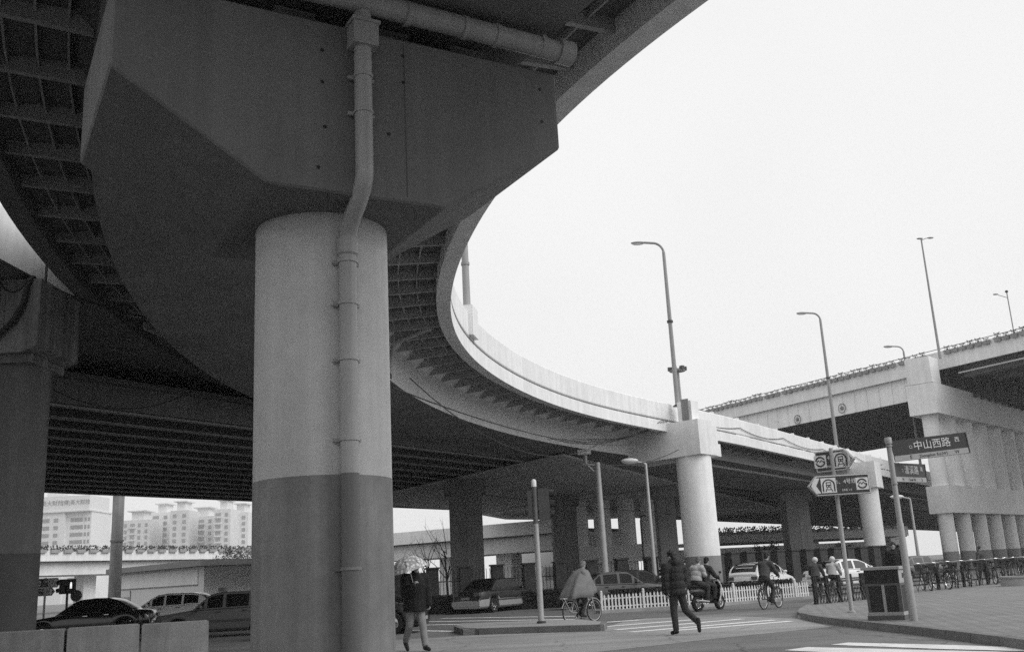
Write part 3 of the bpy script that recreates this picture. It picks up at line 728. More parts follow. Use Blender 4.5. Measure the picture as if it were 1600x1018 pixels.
wm = MB(); wm.box(-.5,.5,-.15,0,-.5,.5); wme2 = wm.mesh('window','tower_win')
bm2 = MB(); bm2.box(-.5,.5,-.9,0,-.5,.5); bme = bm2.mesh('balcony','tower_wall2')
labs = ['hazy apartment block just right of the concrete mast','hazy apartment block, second from the concrete mast','hazy apartment block with raised lift house, third from the mast','wide hazy apartment block in the middle of the row','tall hazy apartment block with overhanging rooftop frame','rightmost hazy apartment block behind the flyover']
for i, (x0, x1, yt, D) in enumerate(ap):
    t, w, zt = tower('apartment_block', labs[i], x0, x1, yt, D, 18, 12, 4, 'tower_wall')
    t['group'] = 'apartment blocks on the skyline'
    k = MB(); k.box(-w/2,w/2,0,18,0,zt); part('wall', k, 'tower_wall' if i % 2 else 'tower_wall2', t)
    k = MB(); k.box(-w*.22,w*.22,2,12,zt,zt+4.2); k.box(-w*.36,w*.36,.5,13,zt+4.2,zt+4.7); part('roof_house', k, 'tower_wall', t)
    nc = max(2, int(w/3.3))
    for f in range(10):
        z = zt-2.6-f*3.0
        for c in range(nc):
            x = -w/2+(c+.5)*w/nc; bal = (c+i) % 3 == 1
            o = link('window', wme2, t); o.location = (x, -.03, z); o.scale = (w/nc*(.62 if bal else .36), 1, 1.7)
            if bal: o = link('balcony', bme, t); o.location = (x, -.01, z-1.2); o.scale = (w/nc*.85, 1, .8)
tl, w, zt = tower('low_block', 'tiny hazy crenellated block between the tower and the mast', 140, 172, 838, 640, 18, 5, 5, 'tower_wall')
k = MB(); k.box(-w/2,w/2,0,16,0,zt)
for i in range(5): k.box(-w/2+i*w/5+.5,-w/2+i*w/5+1.6,0,2,zt,zt+1.8)
part('wall', k, 'tower_wall2', tl)
# mast
mp_ = aty(179, 925, 66); mp_.z = 0
m_ = thing('concrete_mast', 'thick round concrete mast rising through the left opening', 'mast', mp_)
k = MB(); k.lathe([(.40,.0),(.37,5.0),(.365,5.02),(.36,13)], 20); part('shaft', k, 'concrete_block', m_, True)
k = MB(); k.lathe([(.42,4.95),(.42,5.07)], 20); part('band', k, 'dark_pier', m_, True)
k = MB(); k.box(-.7,.7,-.5,.5,0,.95); part('footing', k, 'kerb_pale', m_)
# white hall with a flat canopy roof
hl = aty(186, 930, 86); hr = aty(318, 930, 75); hh = aty(318, 884, 75).z
hall = thing('white_hall', 'low white building with a wide flat roof behind the black car', 'building', ((hl.x+hr.x)/2,(hl.y+hr.y)/2,0), math.atan2(hr.y-hl.y, hr.x-hl.x))
L = (hr-hl).length
k = MB(); k.box(-L/2,L/2,0,7,0,hh); part('wall', k, 'hoarding', hall)
k = MB(); k.box(-L/2-.5,L/2+1.4,-1.0,8,hh+.01,hh+.42); part('roof', k, 'roof_sheet', hall)
k = MB(); k.box(-L/2+.3,L/2-.9,-.06,0,hh-1.25,hh-.15); part('panel', k, 'cap_light', hall)
k = MB(); k.box(-L/2+.3,L/2-.9,-.09,0,hh-1.32,hh-1.26); part('panel_sill', k, 'dark_pier', hall)
for x in (-L/2+.5,): k = MB(); k.box(x,x+1.6,-.05,0,hh-2.3,hh-1.9); part('window', k, 'tower_win', hall)
k = MB(); k.box(-L/2+2.3,-L/2+2.4,-.05,0,.2,hh-1.4); part('drain', k, 'dark_pier', hall)
# sloping deck behind the hall at the right of the opening
# ================================================================== railings, hedge, picket fence, barrier
def iron_fence(label, pts, spacing, post_w, zpost, zr, curved=True):
    A, B = Vector(pts[0]), Vector(pts[1]); t = (B-A).normalized(); L = (B-A).length; ang = math.atan2(t.y, t.x)
    f = thing('iron_railing', label, 'fence', A, ang)
    pm = MB(); pm.box(-post_w/2,post_w/2,-post_w/2,post_w/2,0,zpost); pm.box(-post_w/2-.06,post_w/2+.06,-post_w/2-.06,post_w/2+.06,zpost,zpost+.08); pm.box(-post_w/2-.02,post_w/2+.02,-post_w/2-.02,post_w/2+.02,0,.35); pme = pm.mesh('brick_post','brick_dark')
    bm_ = MB()
    pth = [(0,0,.25),(0,0,zr-.35)]+([(0,-.10,zr-.15),(0,-.02,zr),(0,.05,zr+.06)] if curved else [(0,0,zr)])
    bm_.tube(pth, .014, 4); bme_ = bm_.mesh('bar','iron')
    n = int(L/spacing)
    for i in range(n+1):
        o = link('brick_post', pme, f); o.location = (i*spacing,0,0)
        if i < n:
            k = MB()
            for z in (.3, zr-.5): k = MB(); k.box(i*spacing+post_w/2, (i+1)*spacing-post_w/2, -.02,.02,z,z+.05); part('rail', k, 'iron', f)
            nb_ = int((spacing-post_w)/.17)
            for j in range(nb_): o = link('bar', bme_, f); o.location = (i*spacing+post_w/2+(j+.5)*(spacing-post_w)/nb_, 0, 0)
    k = MB(); k.box(0,L,-.12,.12,0,.25); part('plinth', k, 'brick_dark', f)
    return f
fy = 50.0
iron_fence('iron railing with brick posts left of the bright round pier', (Vector((aty(624,905,fy).x,fy,0)), Vector((aty(1045,900,fy+3).x,fy+3,0))), 1.62, .56, 2.0, 1.85)
iron_fence('iron railing with close brick posts right of the bright round pier', (Vector((aty(1122,905,fy+4).x,fy+4,0)), Vector((aty(1420,890,fy+12).x,fy+12,0))), 1.12, .58, 2.05, 1.8, False)
def foliage(mb, n, box, size, r2):
    for i in range(n):
        x, y, z = (r2.uniform(*box[j]) for j in range(3)); s_ = size*r2.uniform(.6,1.4)
        a = Vector((r2.gauss(0,1),r2.gauss(0,1),r2.gauss(0,1))).normalized(); b_ = a.orthogonal().normalized()*s_; c_ = a.cross(b_).normalized()*s_*.6
        p = Vector((x,y,z)); mb.add([p-b_,p+c_,p+b_,p-c_], [(0,1,2,3)])
def hedge(label, A, B, w, h, n):
    A, B = Vector(A), Vector(B); t = B-A; L = t.length
    q = thing('hedge', label, 'hedge', A, math.atan2(t.y,t.x))
    k = MB(); k.box(0,L,-w/2+.08,w/2-.08,0,h-.08); part('inner_growth', k, 'hedge_leaf', q)
    k = MB(); r2 = random.Random(5); foliage(k, n, ((0,L),(-w/2,-w/2+.14),(0.02,h)), .05, r2); foliage(k, n, ((0,L),(-w/2,w/2),(h-.12,h+.05)), .05, r2)
    part('leaves', k, 'hedge_leaf', q)['kind'] = 'stuff'
hedge('clipped dark hedge behind the left railing bay and taxi', (aty(600,930,46.5).x,46.5,0), (aty(905,930,46.5).x,46.5,0), .9, .75, 4200)
P0, P1, P2 = atz(941,957.5), atz(1095,948), atz(1266,934.5)
hedge('clipped dark hedge behind the white picket fence', P0+Vector((.6,2.0,0)), P2+Vector((-.5,1.8,0)), .9, .72, 5200)
def picket(label, A, B):
    A, B = Vector(A), Vector(B); t = B-A; L = t.length; f = thing('picket_fence', label, 'fence', A, math.atan2(t.y,t.x), None)
    pm = MB(); pm.add([(x,y,z) for y in (-.012,.012) for (x,z) in ((-.03,.08),(.03,.08),(.03,.60),(0,.66),(-.03,.60))], [(0,1,2,3,4),(9,8,7,6,5)]+[(i,5+i,5+(i+1)%5,(i+1)%5) for i in range(5)]); pme = pm.mesh('picket','fence_white')
    qm = MB(); qm.box(-.04,.04,-.04,.04,0,.72); qm.ell((0,0,.75),.05,.05,.05,8,6); qme = qm.mesh('post','fence_white')
    n = int(L/.135)
    for i in range(n+1):
        if i % 12 == 0: o = link('post', qme, f)
        else: o = link('picket', pme, f)
        o.location = (i*.135, 0, rnd.uniform(-.008,.008)); o.rotation_euler = (0, rnd.uniform(-.02,.02), 0)
    for z in (.2, .48): k = MB(); k.box(0,L,.012,.034,z,z+.045); part('rail', k, 'fence_white', f)
    k = MB(); k.box(-.1,L+.1,-.22,.5,-.02,.11); part('footing_kerb', k, 'kerb_pale', f)
picket('white picket fence between the caped cyclist and the scooter', P0, P1)
picket('white picket fence from the scooter to the helmeted riders', P1+Vector((.06,0,0)), P2)
# concrete road barrier blocks at the bottom left
bx = [atz(*p) for p in [(-60,1090),(108,1078),(222,1068),(329,1058)]]
for i in range(3):
    A, B = aty([-70,106,221][i], 975, 14.6+.35*i), aty([104,219,326][i], 975, 14.95+.35*i); t = B-A; t.z = 0; L = t.length-.012
    zt = aty([0,160,275][i], [988,978,972][i], 14.8+.35*i).z
    q = thing('barrier_block', ['concrete barrier block in the bottom left corner','concrete barrier block, middle of the three at bottom left','concrete barrier block nearest the big pier at bottom left'][i], 'barrier', ((A.x+B.x)/2,(A.y+B.y)/2,0), math.atan2(t.y,t.x), 'barrier blocks at bottom left')
    k = MB(); pr = [(-.28,0),(-.28,.12),(-.14,.3),(-.10,zt),(.10,zt),(.14,.3),(.28,.12),(.28,0)]
    k.add([(x,y,z) for x in (-L/2,L/2) for (y,z) in pr], [tuple(range(8)), tuple(range(15,7,-1))]+[(j,8+j,8+(j+1)%8,(j+1)%8) for j in range(8)])
    o = part('block', k, 'concrete_block', q)
    k = MB(); k.box(-L/2+.02,L/2-.02,-.085,.085,zt,zt+.012); part('top_edge', k, 'kerb_pale', q)

# ================================================================== lamp posts
def bend(x, zb, zt, rad, reach, n=8, side=-1):
    """post straight up from zb, curving over to a horizontal arm on one side"""
    pts = [(0,0,zb),(0,0,zb+(zt-zb)*.5),(0,0,zt-rad)]
    for i in range(1, n+1):
        a = math.pi/2*i/n; pts.append((side*rad*(1-math.cos(a)), 0, zt-rad+rad*math.sin(a)))
    pts.append((side*(reach), 0, zt+.04)); return pts
def deck_lamp(label, base, ztop, reach, r_=.085, head=.75, rz=0.0):
    t = thing('deck_lamp', label, 'street lamp', base, rz, 'bent-arm lamps on the decks')
    h = ztop-base[2]
    P = bend(0, 0, h, min(1.1, reach*.55), reach); n = len(P)
    k = MB(); k.tube(P, [r_*1.15]+[r_]+[r_*.8]*1+[r_*.6]*(n-3), 10); part('post', k, 'pole_lamp', t, True)
    k = MB(); k.ell((-reach-head*.4,0,h+.03), head*.55, head*.17, head*.12, 12, 8); part('lamp_head', k, 'pole_lamp', t, True)
    k = MB(); k.ell((-reach-head*.45,0,h-.03), head*.42, head*.13, head*.09, 12, 6); part('lens', k, 'lens_clear', t, True)
    k = MB(); k.lathe([(r_*1.5,h*.5),(r_*1.5,h*.5+.12)], 10); part('band', k, 'dark_metal', t, True)
    k = MB(); k.box(-.2,.2,-.2,.2,-.02,.05); part('base_plate', k, 'dark_metal', t)
    return t
pz = EDGE2.location; base = Vector((aty(1059,634,pz.y).x, pz.y, aty(1059,634,pz.y).z))
deck_lamp('tall bent-arm lamp on the cap of the bright round pier', base, aty(1020,380,pz.y).z, abs(aty(1035,400,pz.y).x-aty(1003,381,pz.y).x), .11, .75, R(4))
s_ = find_s(1308, WI-.1, HP); p = rp(s_, WI-.13, HP)
deck_lamp('bent-arm lamp on the deck edge in front of the emblems', p, aty(1275,489,p.y).z, abs(aty(1292,510,p.y).x-aty(1268,489,p.y).x), .12, .85, R(4))
s_ = find_s(1440, WI-.1, HP); p = rp(s_, WI-.13, HP)
deck_lamp('farthest bent-arm lamp on the deck edge beside the tall pier cap', p, aty(1405,541,p.y).z, abs(aty(1420,560,p.y).x-aty(1400,541,p.y).x), .12, 1.0, R(4))
p = rp(19.6, WI-.1, .62+.95); t = thing('deck_lamp', 'lamp post on the inner curve of the ramp, top hidden by the deck', 'street lamp', p, 0, 'bent-arm lamps on the decks')
k = MB(); k.tube([(0,0,0),(0,0,8)], [.13,.09], 12); part('post', k, 'pole_grey', t, True)
k = MB(); k.lathe([(.15,1.55),(.15,1.65)], 12); k.lathe([(.14,2.55),(.14,2.62)], 12); part('band', k, 'pole_lamp', t, True)
# double lamp on the tall pier cap and another further right
def twin_lamp(label, base, h, arms, r_=.08):
    t = thing('twin_lamp', label, 'street lamp', base, 0)
    k = MB(); k.tube([(0,0,0),(0,0,h*.5),(0,0,h)], [r_*1.3,r_,r_*.7], 10); part('post', k, 'pole_lamp', t, True)
    for (x, dz) in arms:
        k = MB(); k.tube([(0,0,h-.1),(x*.5,0,h+dz*.6),(x,0,h+dz)], .035, 6); part('arm', k, 'pole_lamp', t, True)
        k = MB(); k.ell((x*1.25,0,h+dz), .32, .12, .09, 10, 6); part('lamp_head', k, 'pole_lamp', t, True)
    return t
p = aty(1469, 560, pc.y+.3); twin_lamp('tall two-armed lamp on the high pier cap', p, aty(1443,374,p.y).z-p.z, ((.7,.12),(-.1,.1)), .10)
p = hp(LT-1.0, .1, zpt); q = thing('twin_lamp', 'short lamp with round camera on the high parapet at right', 'street lamp', p); hq = aty(1584,455,p.y).z-p.z
k = MB(); k.tube([(0,0,0),(0,0,hq)], .05, 8); part('post', k, 'pole_lamp', q, True)
k = MB(); k.tube([(0,0,hq-.55),(-.8,0,hq-.25)], .03, 6); part('arm', k, 'pole_lamp', q, True)
k = MB(); k.ell((-1.0,0,hq-.18), .25, .1, .07, 10, 6); part('lamp_head', k, 'pole_lamp', q, True)
k = MB(); k.ell((0,0,hq+.02), .14, .14, .12, 10, 8); part('camera_dome', k, 'dark_metal', q, True)
# distant floodlight mast behind the bend
p = aty(1064, 640, 120); q = thing('floodlight_mast', 'distant mast with a ring of floodlights behind the tall bent-arm lamp', 'mast', (p.x,120,0)); zt = aty(1060,575,120).z
k = MB(); k.tube([(0,0,0),(0,0,zt)], [.3,.2], 8); part('post', k, 'pole_lamp', q, True)
for a in range(6): k = MB(); k.obox((math.cos(a*1.05)*.9,math.sin(a*1.05)*.9,zt-.3), .5,.4,.45,a*1.05); part('floodlight', k, 'dark_metal', q)
k = MB(); k.lathe([(1.0,zt-.4),(1.0,zt-.3)], 12); part('ring', k, 'pole_lamp', q)

# ---- traffic signal pole on the island
p = atz(846, 973, .15); zt = aty(832,748,p.y).z
q = thing('signal_pole', 'grey traffic signal pole with white rounded cap on the refuge island', 'traffic light', p)
zt -= p.z; zs = aty(838,812,p.y).z-p.z; zq = aty(838,763,p.y).z-p.z
k = MB(); k.lathe([(.085,0),(.07,zs-.1)], 16); part('post', k, 'galv', q, True)
k = MB(); k.lathe([(.072,zs-.1),(.072,zt-.22)], 16); part('upper_post', k, 'bin_mid', q, True)
k = MB(); k.lathe([(.075,zt-.22),(.075,zt-.06),(.055,zt-.015),(0,zt)], 16); part('cap', k, 'white_plastic', q, True)
k = MB(); k.box(.11,.42,-.05,.17,zs,zq); part('signal_box', k, 'signal_grey', q)
for i in range(3):
    z = zs+(zq-zs)*(i+.5)/3; k = MB(); k.tube([(.43,.06,z),(.56,.06,z-.01)], .105, 12, False); part('visor', k, 'black_metal', q)
k = MB(); k.box(-.20,-.07,-.04,.12,zs+.1,zq-.05); part('rear_box', k, 'signal_grey', q)
for z in (zs+.05, zq-.05): k = MB(); k.box(.05,.13,-.02,.02,z-.03,z+.03); part('bracket', k, 'dark_metal', q)
k = MB(); k.lathe([(.13,0),(.13,.05),(.09,.07)], 16); part('foot', k, 'dark_metal', q, True)
# ---- camera pole and lamp pole by the picket fence
p = atz(949, 941, 0); zt = aty(930,722,p.y).z
q = thing('camera_pole', 'slim pale pole with a boxed surveillance camera, behind the caped cyclist', 'camera pole', p)
k = MB(); k.tube([(0,0,0),(0,0,zt)], [.19,.125], 14); part('post', k, 'galv', q, True)
k = MB(); k.tube([(0,0,zt-.15),(-.75,0,zt-.05)], .045, 8); k.tube([(0,0,zt-.65),(-.5,0,zt-.1)], .03, 6); part('arm', k, 'galv', q, True)
k = MB(); k.obox((-.62,0,zt+.42), .62,.26,.24,R(-12)); cmr = part('camera_housing', k, 'white_plastic', q)
k = MB(); k.tube([(-.58,0,zt-.05),(-.58,0,zt+.44)], .09, 8); part('camera_mount', k, 'pole_grey', q, True)
def street_lamp(label, p, zt, reach, r_=.12):
    q = thing('street_lamp', label, 'street lamp', p, 0, 'cobra-head street lamps')
    k = MB(); k.tube([(0,0,0),(0,0,zt-.1),(-.12,0,zt)], [r_,r_*.6,r_*.5], 12); part('post', k, 'galv', q, True)
    k = MB(); k.tube([(-.08,0,zt-.04),(-reach*.5,0,zt+.08)], r_*.4, 8); part('arm', k, 'galv', q, True)
    k = MB(); k.ell((-reach*.75,0,zt+.12), reach*.42, .2, .14, 14, 8); part('lamp_head', k, 'white_plastic', q, True)
    k = MB(); k.ell((-reach*.75,0,zt+.05), reach*.34, .15, .1, 12, 6); part('lens', k, 'lens_clear', q, True)
    k = MB(); k.obox((0,0,0), .62,.62,.55); part('base_block', k, 'kerb_pale', q)
    return q
p = atz(1025, 921, 0); p = aty(1025,920,50); p.z = 0; street_lamp('cobra-head street lamp on a concrete block behind the picket fence', p, aty(1009,722,50).z, 1.05, .13)
p = aty(1438,890,72); p.z = 0; street_lamp('cobra-head street lamp behind the street name pole', p, aty(1425,777,72).z, 1.2, .13)
k = MB(); p = aty(1008,900,66); p.z = 0; zt = aty(1006,804,66).z
q = thing('bent_pole', 'thin black hooked pole beside the cobra-head lamp', 'pole', p)
k.tube([(0,0,0),(0,0,zt-.4),(.06,0,zt-.1),(.22,0,zt),(.38,0,zt-.12)], .06, 8); part('post', k, 'black_metal', q, True)
# far small poles and wires
for (a, b_, d, lab) in ((aty(613,605,21), aty(1010,690,47), .55, 'sagging wire under the ramp girder, upper one'), (aty(640,590,30), aty(940,690,46), 1.4, 'sagging wire under the ramp girder, lower one'),
                        (aty(945,726,43), aty(1060,702,48), .25, 'wire from the camera pole to the bright round pier'), (aty(640,757,58), aty(1240,815,80), .3, 'long wire under the flat deck, falling to the right'), (aty(802,792,60), aty(1250,715,70), .3, 'long wire under the flat deck, rising to the right'),
                        (aty(75,605,26), aty(330,590,33), .8, 'drooping wire in front of the left fascia')):
    cable('cable', sag(a, b_, d), .018, lab)
ws = [rp(S2+.5, WI+.06, .95)]+[rp(S2+x, WI+.06, .9+.05*(i%2)) for i, x in enumerate((7,14,22,30,38))]
for i, (a, b_) in enumerate(zip(ws, ws[1:])): cable('cable', sag(a, b_, .28), .02, ['first','second','third','fourth','fifth'][i]+' sag of the cable strung along the straight deck edge')
for i in range(4):
    a = rp(S2-.8-i*.2, WI+.08, .5-.02*i); b_ = rp(S2-4.5-i*1.1, BI+.1, -.4-.1*i); cable('cable', sag(a, b_, .35+.1*i), .016, ['highest','second','third','lowest'][i]+' of the loose wires at the bend pier cap')
# drain pipe under the ramp soffit, right of the big column
dq = thing('soffit_drain', 'branching drain pipe under the ramp just right of the big column', 'pipe', rp(16.5, BI+.1, -.5))
o0 = dq.location
k = MB(); A_, B_, C_, D_ = rp(16.5,BI+1.5,.30), rp(16.8,BI+.35,-.02), rp(16.8,BI+.14,-.95), rp(15.5,BI-.9,-1.0)
k.tube([A_-o0, B_-o0, B_.lerp(C_,.15)-o0, C_-o0], .085, 12); part('down_leg', k, 'pipe', dq, True)
k = MB(); k.tube([rp(16.8,BI+.26,-.98)-o0, rp(16.5,BI-1.2,-1.0)-o0], .085, 12); part('cross_leg', k, 'pipe_dark', dq, True)

# ================================================================== signs
def metro_icon(f, x, z, s_, y):        # tunnel arch with a train front
    k = MB(); k.box(x-s_/2,x+s_/2,y-.004,y,z-s_/2,z+s_/2); part('white_field', k, 'sign_white', f)
    k = MB(); rows = []
    for rr in (s_*.42, s_*.33):
        rows.append([(x-rr, y-.008, z-s_*.42)]+[(x-rr*math.cos(math.pi*i/12), y-.008, z+s_*.02+rr*math.sin(math.pi*i/12)*.95) for i in range(13)]+[(x+rr, y-.008, z-s_*.42)])
    k.grid(rows); k.box(x-s_*.17,x+s_*.17,y-.008,y-.004,z-s_*.13,z+s_*.22); part('train_mark', k, 'sign_dark', f)
    k = MB(); k.box(x-s_*.12,x+s_*.12,y-.011,y-.008,z+s_*.05,z+s_*.15); k.box(x-s_*.12,x-s_*.05,y-.011,y-.008,z-s_*.09,z-s_*.02); k.box(x+s_*.05,x+s_*.12,y-.011,y-.008,z-s_*.09,z-s_*.02); part('train_window', k, 'sign_white', f)
    k = MB()
    for sg in (-1,1): k.add([(x+sg*s_*.08,y-.008,z-s_*.16),(x+sg*s_*.13,y-.008,z-s_*.16),(x+sg*s_*.26,y-.008,z-s_*.42),(x+sg*s_*.2,y-.008,z-s_*.42)], [(0,1,2,3)])
    k.box(x-s_*.16,x+s_*.16,y-.009,y-.004,z-s_*.30,z-s_*.26); part('track_mark', k, 'sign_dark', f)
def metro_logo(f, x, z, s_, y):        # ring cut in two with a zigzag bar
    k = MB(); k.box(x-s_/2,x+s_/2,y-.004,y,z-s_/2,z+s_/2); part('white_field', k, 'sign_white', f)
    k = MB()
    for a0, a1 in ((20,170),(200,350)):
        r1, r2_ = s_*.42, s_*.30
        k.grid([[(x+rr*math.cos(R(a0+(a1-a0)*i/14)), y-.008, z+rr*math.sin(R(a0+(a1-a0)*i/14))) for i in range(15)] for rr in (r1, r2_)])
    zz_ = [(-.30,-.06),(-.14,.12),(-.02,-.04),(.10,.12),(.22,-.02),(.40,-.02)]
    for (a, b_) in zip(zz_, zz_[1:]):
        k.add([(x+a[0]*s_,y-.009,z+(a[1]-.05)*s_),(x+b_[0]*s_,y-.009,z+(b_[1]-.05)*s_),(x+b_[0]*s_,y-.009,z+(b_[1]+.05)*s_),(x+a[0]*s_,y-.009,z+(a[1]+.05)*s_)], [(0,1,2,3)])
    part('logo_mark', k, 'sign_dark', f)
def arrow_board(name, parent, W, Hh, th, left, xc, zc, ang, txt=('1、4号线','LINE 1.4')):
    f = link(name, None, parent); f.location = (xc,0,zc); f.rotation_euler = (0,0,ang)
    # built here as a part whose pieces are sub-parts
    return f
def arrow_sign(label, parent_loc, rz, W, Hh, th, left):
    t = thing('metro_sign', label, 'sign', parent_loc, rz, None); sg = -1 if left else 1
    P = [(-W/2,-Hh/2),(W/2-Hh*.42,-Hh/2),(W/2,0),(W/2-Hh*.42,Hh/2),(-W/2,Hh/2)]
    P = [(sg*x,z) for x,z in P]; n = 5
    def plate(name, sc, y0, y1, m):
        k = MB(); Q = [(x*(1-sc/W*2) , z*(1-sc/Hh*2)) for x,z in P]
        k.add([(x,y,z) for y in (y0,y1) for x,z in Q], [tuple(range(n)), tuple(range(2*n-1,n-1,-1))]+[(i,n+i,n+(i+1)%n,(i+1)%n) for i in range(n)]); return part(name, k, m, t)
    plate('box', 0, -th/2, th/2, 'sign_edge'); plate('border', .012, -th/2-.006, -th/2+.01, 'sign_white'); plate('face', .032, -th/2-.012, -th/2, 'sign_grey')
    y = -th/2-.012
    k = MB(); xa = sg*(W/2-.09); s2 = sg*Hh*.36
    k.add([(xa-s2*1.15,y-.004,-Hh*.38),(xa-s2*.45,y-.004,-Hh*.38),(xa+s2*.1,y-.004,0),(xa-s2*.45,y-.004,Hh*.38),(xa-s2*1.15,y-.004,Hh*.38),(xa-s2*.6,y-.004,0)], [(0,1,2,5),(5,2,3,4)]); part('arrow', k, 'sign_white', t)
    metro_icon(t, sg*W*.17, 0, Hh*.74, y); metro_logo(t, -sg*W*.37, 0, Hh*.60, y)
    for (tx, s_, z) in (('1、4号线', Hh*.28, Hh*.14), ('LINE 1.4', Hh*.15, -Hh*.27)):
        q = stand_text(text_mesh(tx, s_, .001, 'CENTER', .9), -sg*W*.115, z, y-.002); part('lettering', q, 'sign_white', t)
    return t
sp = atz(1331, 956, .13); zl = aty(1310, 758, sp.y).z; zu = aty(1303, 719, sp.y).z
q = thing('sign_pole', 'slim grey pole carrying the two metro arrow signs on the pavement', 'pole', sp)
k = MB(); k.tube([(0,0,0),(0,0,zu-sp.z+.33)], .055, 14); part('post', k, 'galv', q, True)
k = MB(); k.lathe([(.10,0),(.10,.03),(.06,.05)], 14); part('foot', k, 'galv', q, True)
wl_ = (aty(1357,758,sp.y)-aty(1262,758,sp.y)).length
arrow_sign('large metro arrow sign pointing left', Vector((aty(1309,758,sp.y-.12).x, sp.y-.17, zl)), R(-5), wl_*.99, (aty(1310,743,sp.y)-aty(1310,774,sp.y)).length, .18, True)
wu_ = (aty(1331,719,sp.y)-aty(1281,719,sp.y)).length
arrow_sign('small metro arrow sign pointing right, above the large one', Vector((aty(1306,720,sp.y).x, sp.y+.02, zu)), R(-38), wu_*1.22, (aty(1303,704,sp.y)-aty(1303,736,sp.y)).length*1.02, .16, False)
# street name pole
np_ = atz(1428, 969, .13); ztp = aty(1388,683,np_.y).z-np_.z
q = thing('street_name_pole', 'grey ringed pole of the street name blades, beside the litter bin', 'pole', np_)
k = MB(); k.lathe([(.085,0),(.085,.9),(.075,.92),(.07,2.0),(.058,2.02),(.055,ztp-.08)], 18); part('post', k, 'pole_grey', q, True)
k = MB(); k.lathe([(.075,ztp-.14),(.075,ztp-.02),(.06,ztp),(0,ztp+.005)], 18); part('cap', k, 'pole_grey', q, True)
for z in (ztp-.20, ztp-1.02): k = MB(); k.lathe([(.07,z),(.07,z+.03)], 18); part('ring', k, 'pole_grey', q, True)
def blade(label, z0, z1, W, ang, zh, pin, e, w_, ring=True, small='西', tilt=0.0):
    t = thing('street_name_sign', label, 'sign', np_+Vector((0,0,(z0+z1)/2)), ang, 'street name blades'); t.rotation_euler = (0, tilt, ang)
    h = z1-z0; x0 = .07
    k = MB(); k.box(x0,x0+W,-.02,.02,-h/2,h/2); part('panel', k, 'sign_grey', t)
    k = MB(); k.box(x0,x0+W-.01,-.026,.026,-h/2+.006,-h/2+h*.27); part('pale_strip', k, 'sign_pale', t)
    for flip in (False, True):
        y = .024 if flip else -.024
        def tx(body, s_, xf, z, m): q2 = stand_text(text_mesh(body, s_, .001, 'CENTER', .95), 0, z, y*1.0, flip); q2.v = [(p[0]+x0+W*(xf if not flip else 1-xf), p[1], p[2]) for p in q2.v]; part('lettering', q2, m, t)
        tx(zh, h*.48, .53, h*.12, 'sign_white'); tx(small, h*.26, .87, h*.20, 'sign_white'); tx('○', h*.2, .24, h*.1, 'sign_white')
    for flip in (False, True):
        y = .029 if flip else -.029
        def tx2(body, s_, xf): q2 = stand_text(text_mesh(body, s_, .001, 'CENTER', .95), 0, -h/2+h*.135, y, flip); q2.v = [(p[0]+x0+W*(xf if not flip else 1-xf), p[1], p[2]) for p in q2.v]; part('lettering', q2, 'sign_dark', t)
        tx2(e, h*.24, .22); tx2(pin, h*.19, .52); tx2(w_, h*.24, .84)
    k = MB(); k.box(x0+W,x0+W+.02,-.03,.03,-h/2,h/2); part('end_cap', k, 'dark_metal', t)
z1_, z0_ = aty(1393,689,np_.y).z-np_.z, aty(1396,722,np_.y).z-np_.z
blade('upper street name blade reading 中山西路', z0_, z1_, 1.66, R(2), '中山西路', 'Zhongshan Rd.(W)', 'E', 'W', tilt=R(-4))
z1_, z0_ = aty(1402,722,np_.y).z-np_.z, aty(1405,752,np_.y).z-np_.z
blade('lower street name blade reading 漕溪路', z0_, z1_, 1.2, R(38), '漕溪路', 'Caoxi Rd.', 'N', 'S', small='南')
# ---- litter bin
bp_ = atz(1391, 967, .13); bt = aty(1391, 884, bp_.y).z-bp_.z
q = thing('litter_bin', 'dark boxy litter bin with pale lid beside the street name pole', 'litter bin', bp_, R(-34))
w2, d2 = .36, .27
def bb(name, x0, x1, y0, y1, z0, z1, m): k = MB(); k.box(x0,x1,y0,y1,z0,z1); return part(name, k, m, q)
bb('plinth', -w2-.03,w2+.03,-d2-.03,d2+.03,0,.10,'bin_mid'); bb('body', -w2,w2,-d2,d2,.10,bt-.06,'bin_dark')
bb('lid', -w2-.05,w2+.05,-d2-.05,d2+.05,bt-.06,bt,'bin_light'); bb('head_panel', w2,w2+.012,-d2+.01,d2-.01,bt-.36,bt-.07,'bin_light'); bb('front_head', -w2+.01,w2-.01,-d2-.012,-d2,bt-.36,bt-.07,'bin_dark')
bb('band', -w2-.015,w2+.015,-d2-.015,d2+.015,bt-.40,bt-.35,'bin_mid')
for x in (-w2, -.02, w2-.06): bb('frame_strip', x,x+.06,-d2-.016,-d2+.0,.1,bt-.38,'bin_light' if x == -.02 else 'bin_mid')
for y in (-d2, d2-.06): bb('frame_strip', w2,w2+.016,y,y+.06,.1,bt-.38,'bin_mid')
for x in (-.2,.17): bb('slot', x-.1,x+.1,-d2-.016,-d2-.011,bt-.28,bt-.18,'black_metal')
bb('slot', w2+.011,w2+.016,.0,.14,bt-.25,bt-.15,'black_metal'); bb('kick_plate', -w2-.02,w2+.02,-d2-.02,d2+.02,.10,.17,'bin_light')
# low round planter kerb at the right edge
rpz = atz(1592, 914, .13); q = thing('round_planter', 'low round pale planter kerb at the right edge of the pavement', 'planter', rpz)
k = MB(); k.lathe([(.62,0),(.62,.28),(.66,.30),(.66,.36),(.5,.36),(.5,.28),(0,.26)], 28); part('ring_wall', k, 'kerb_pale', q, True)
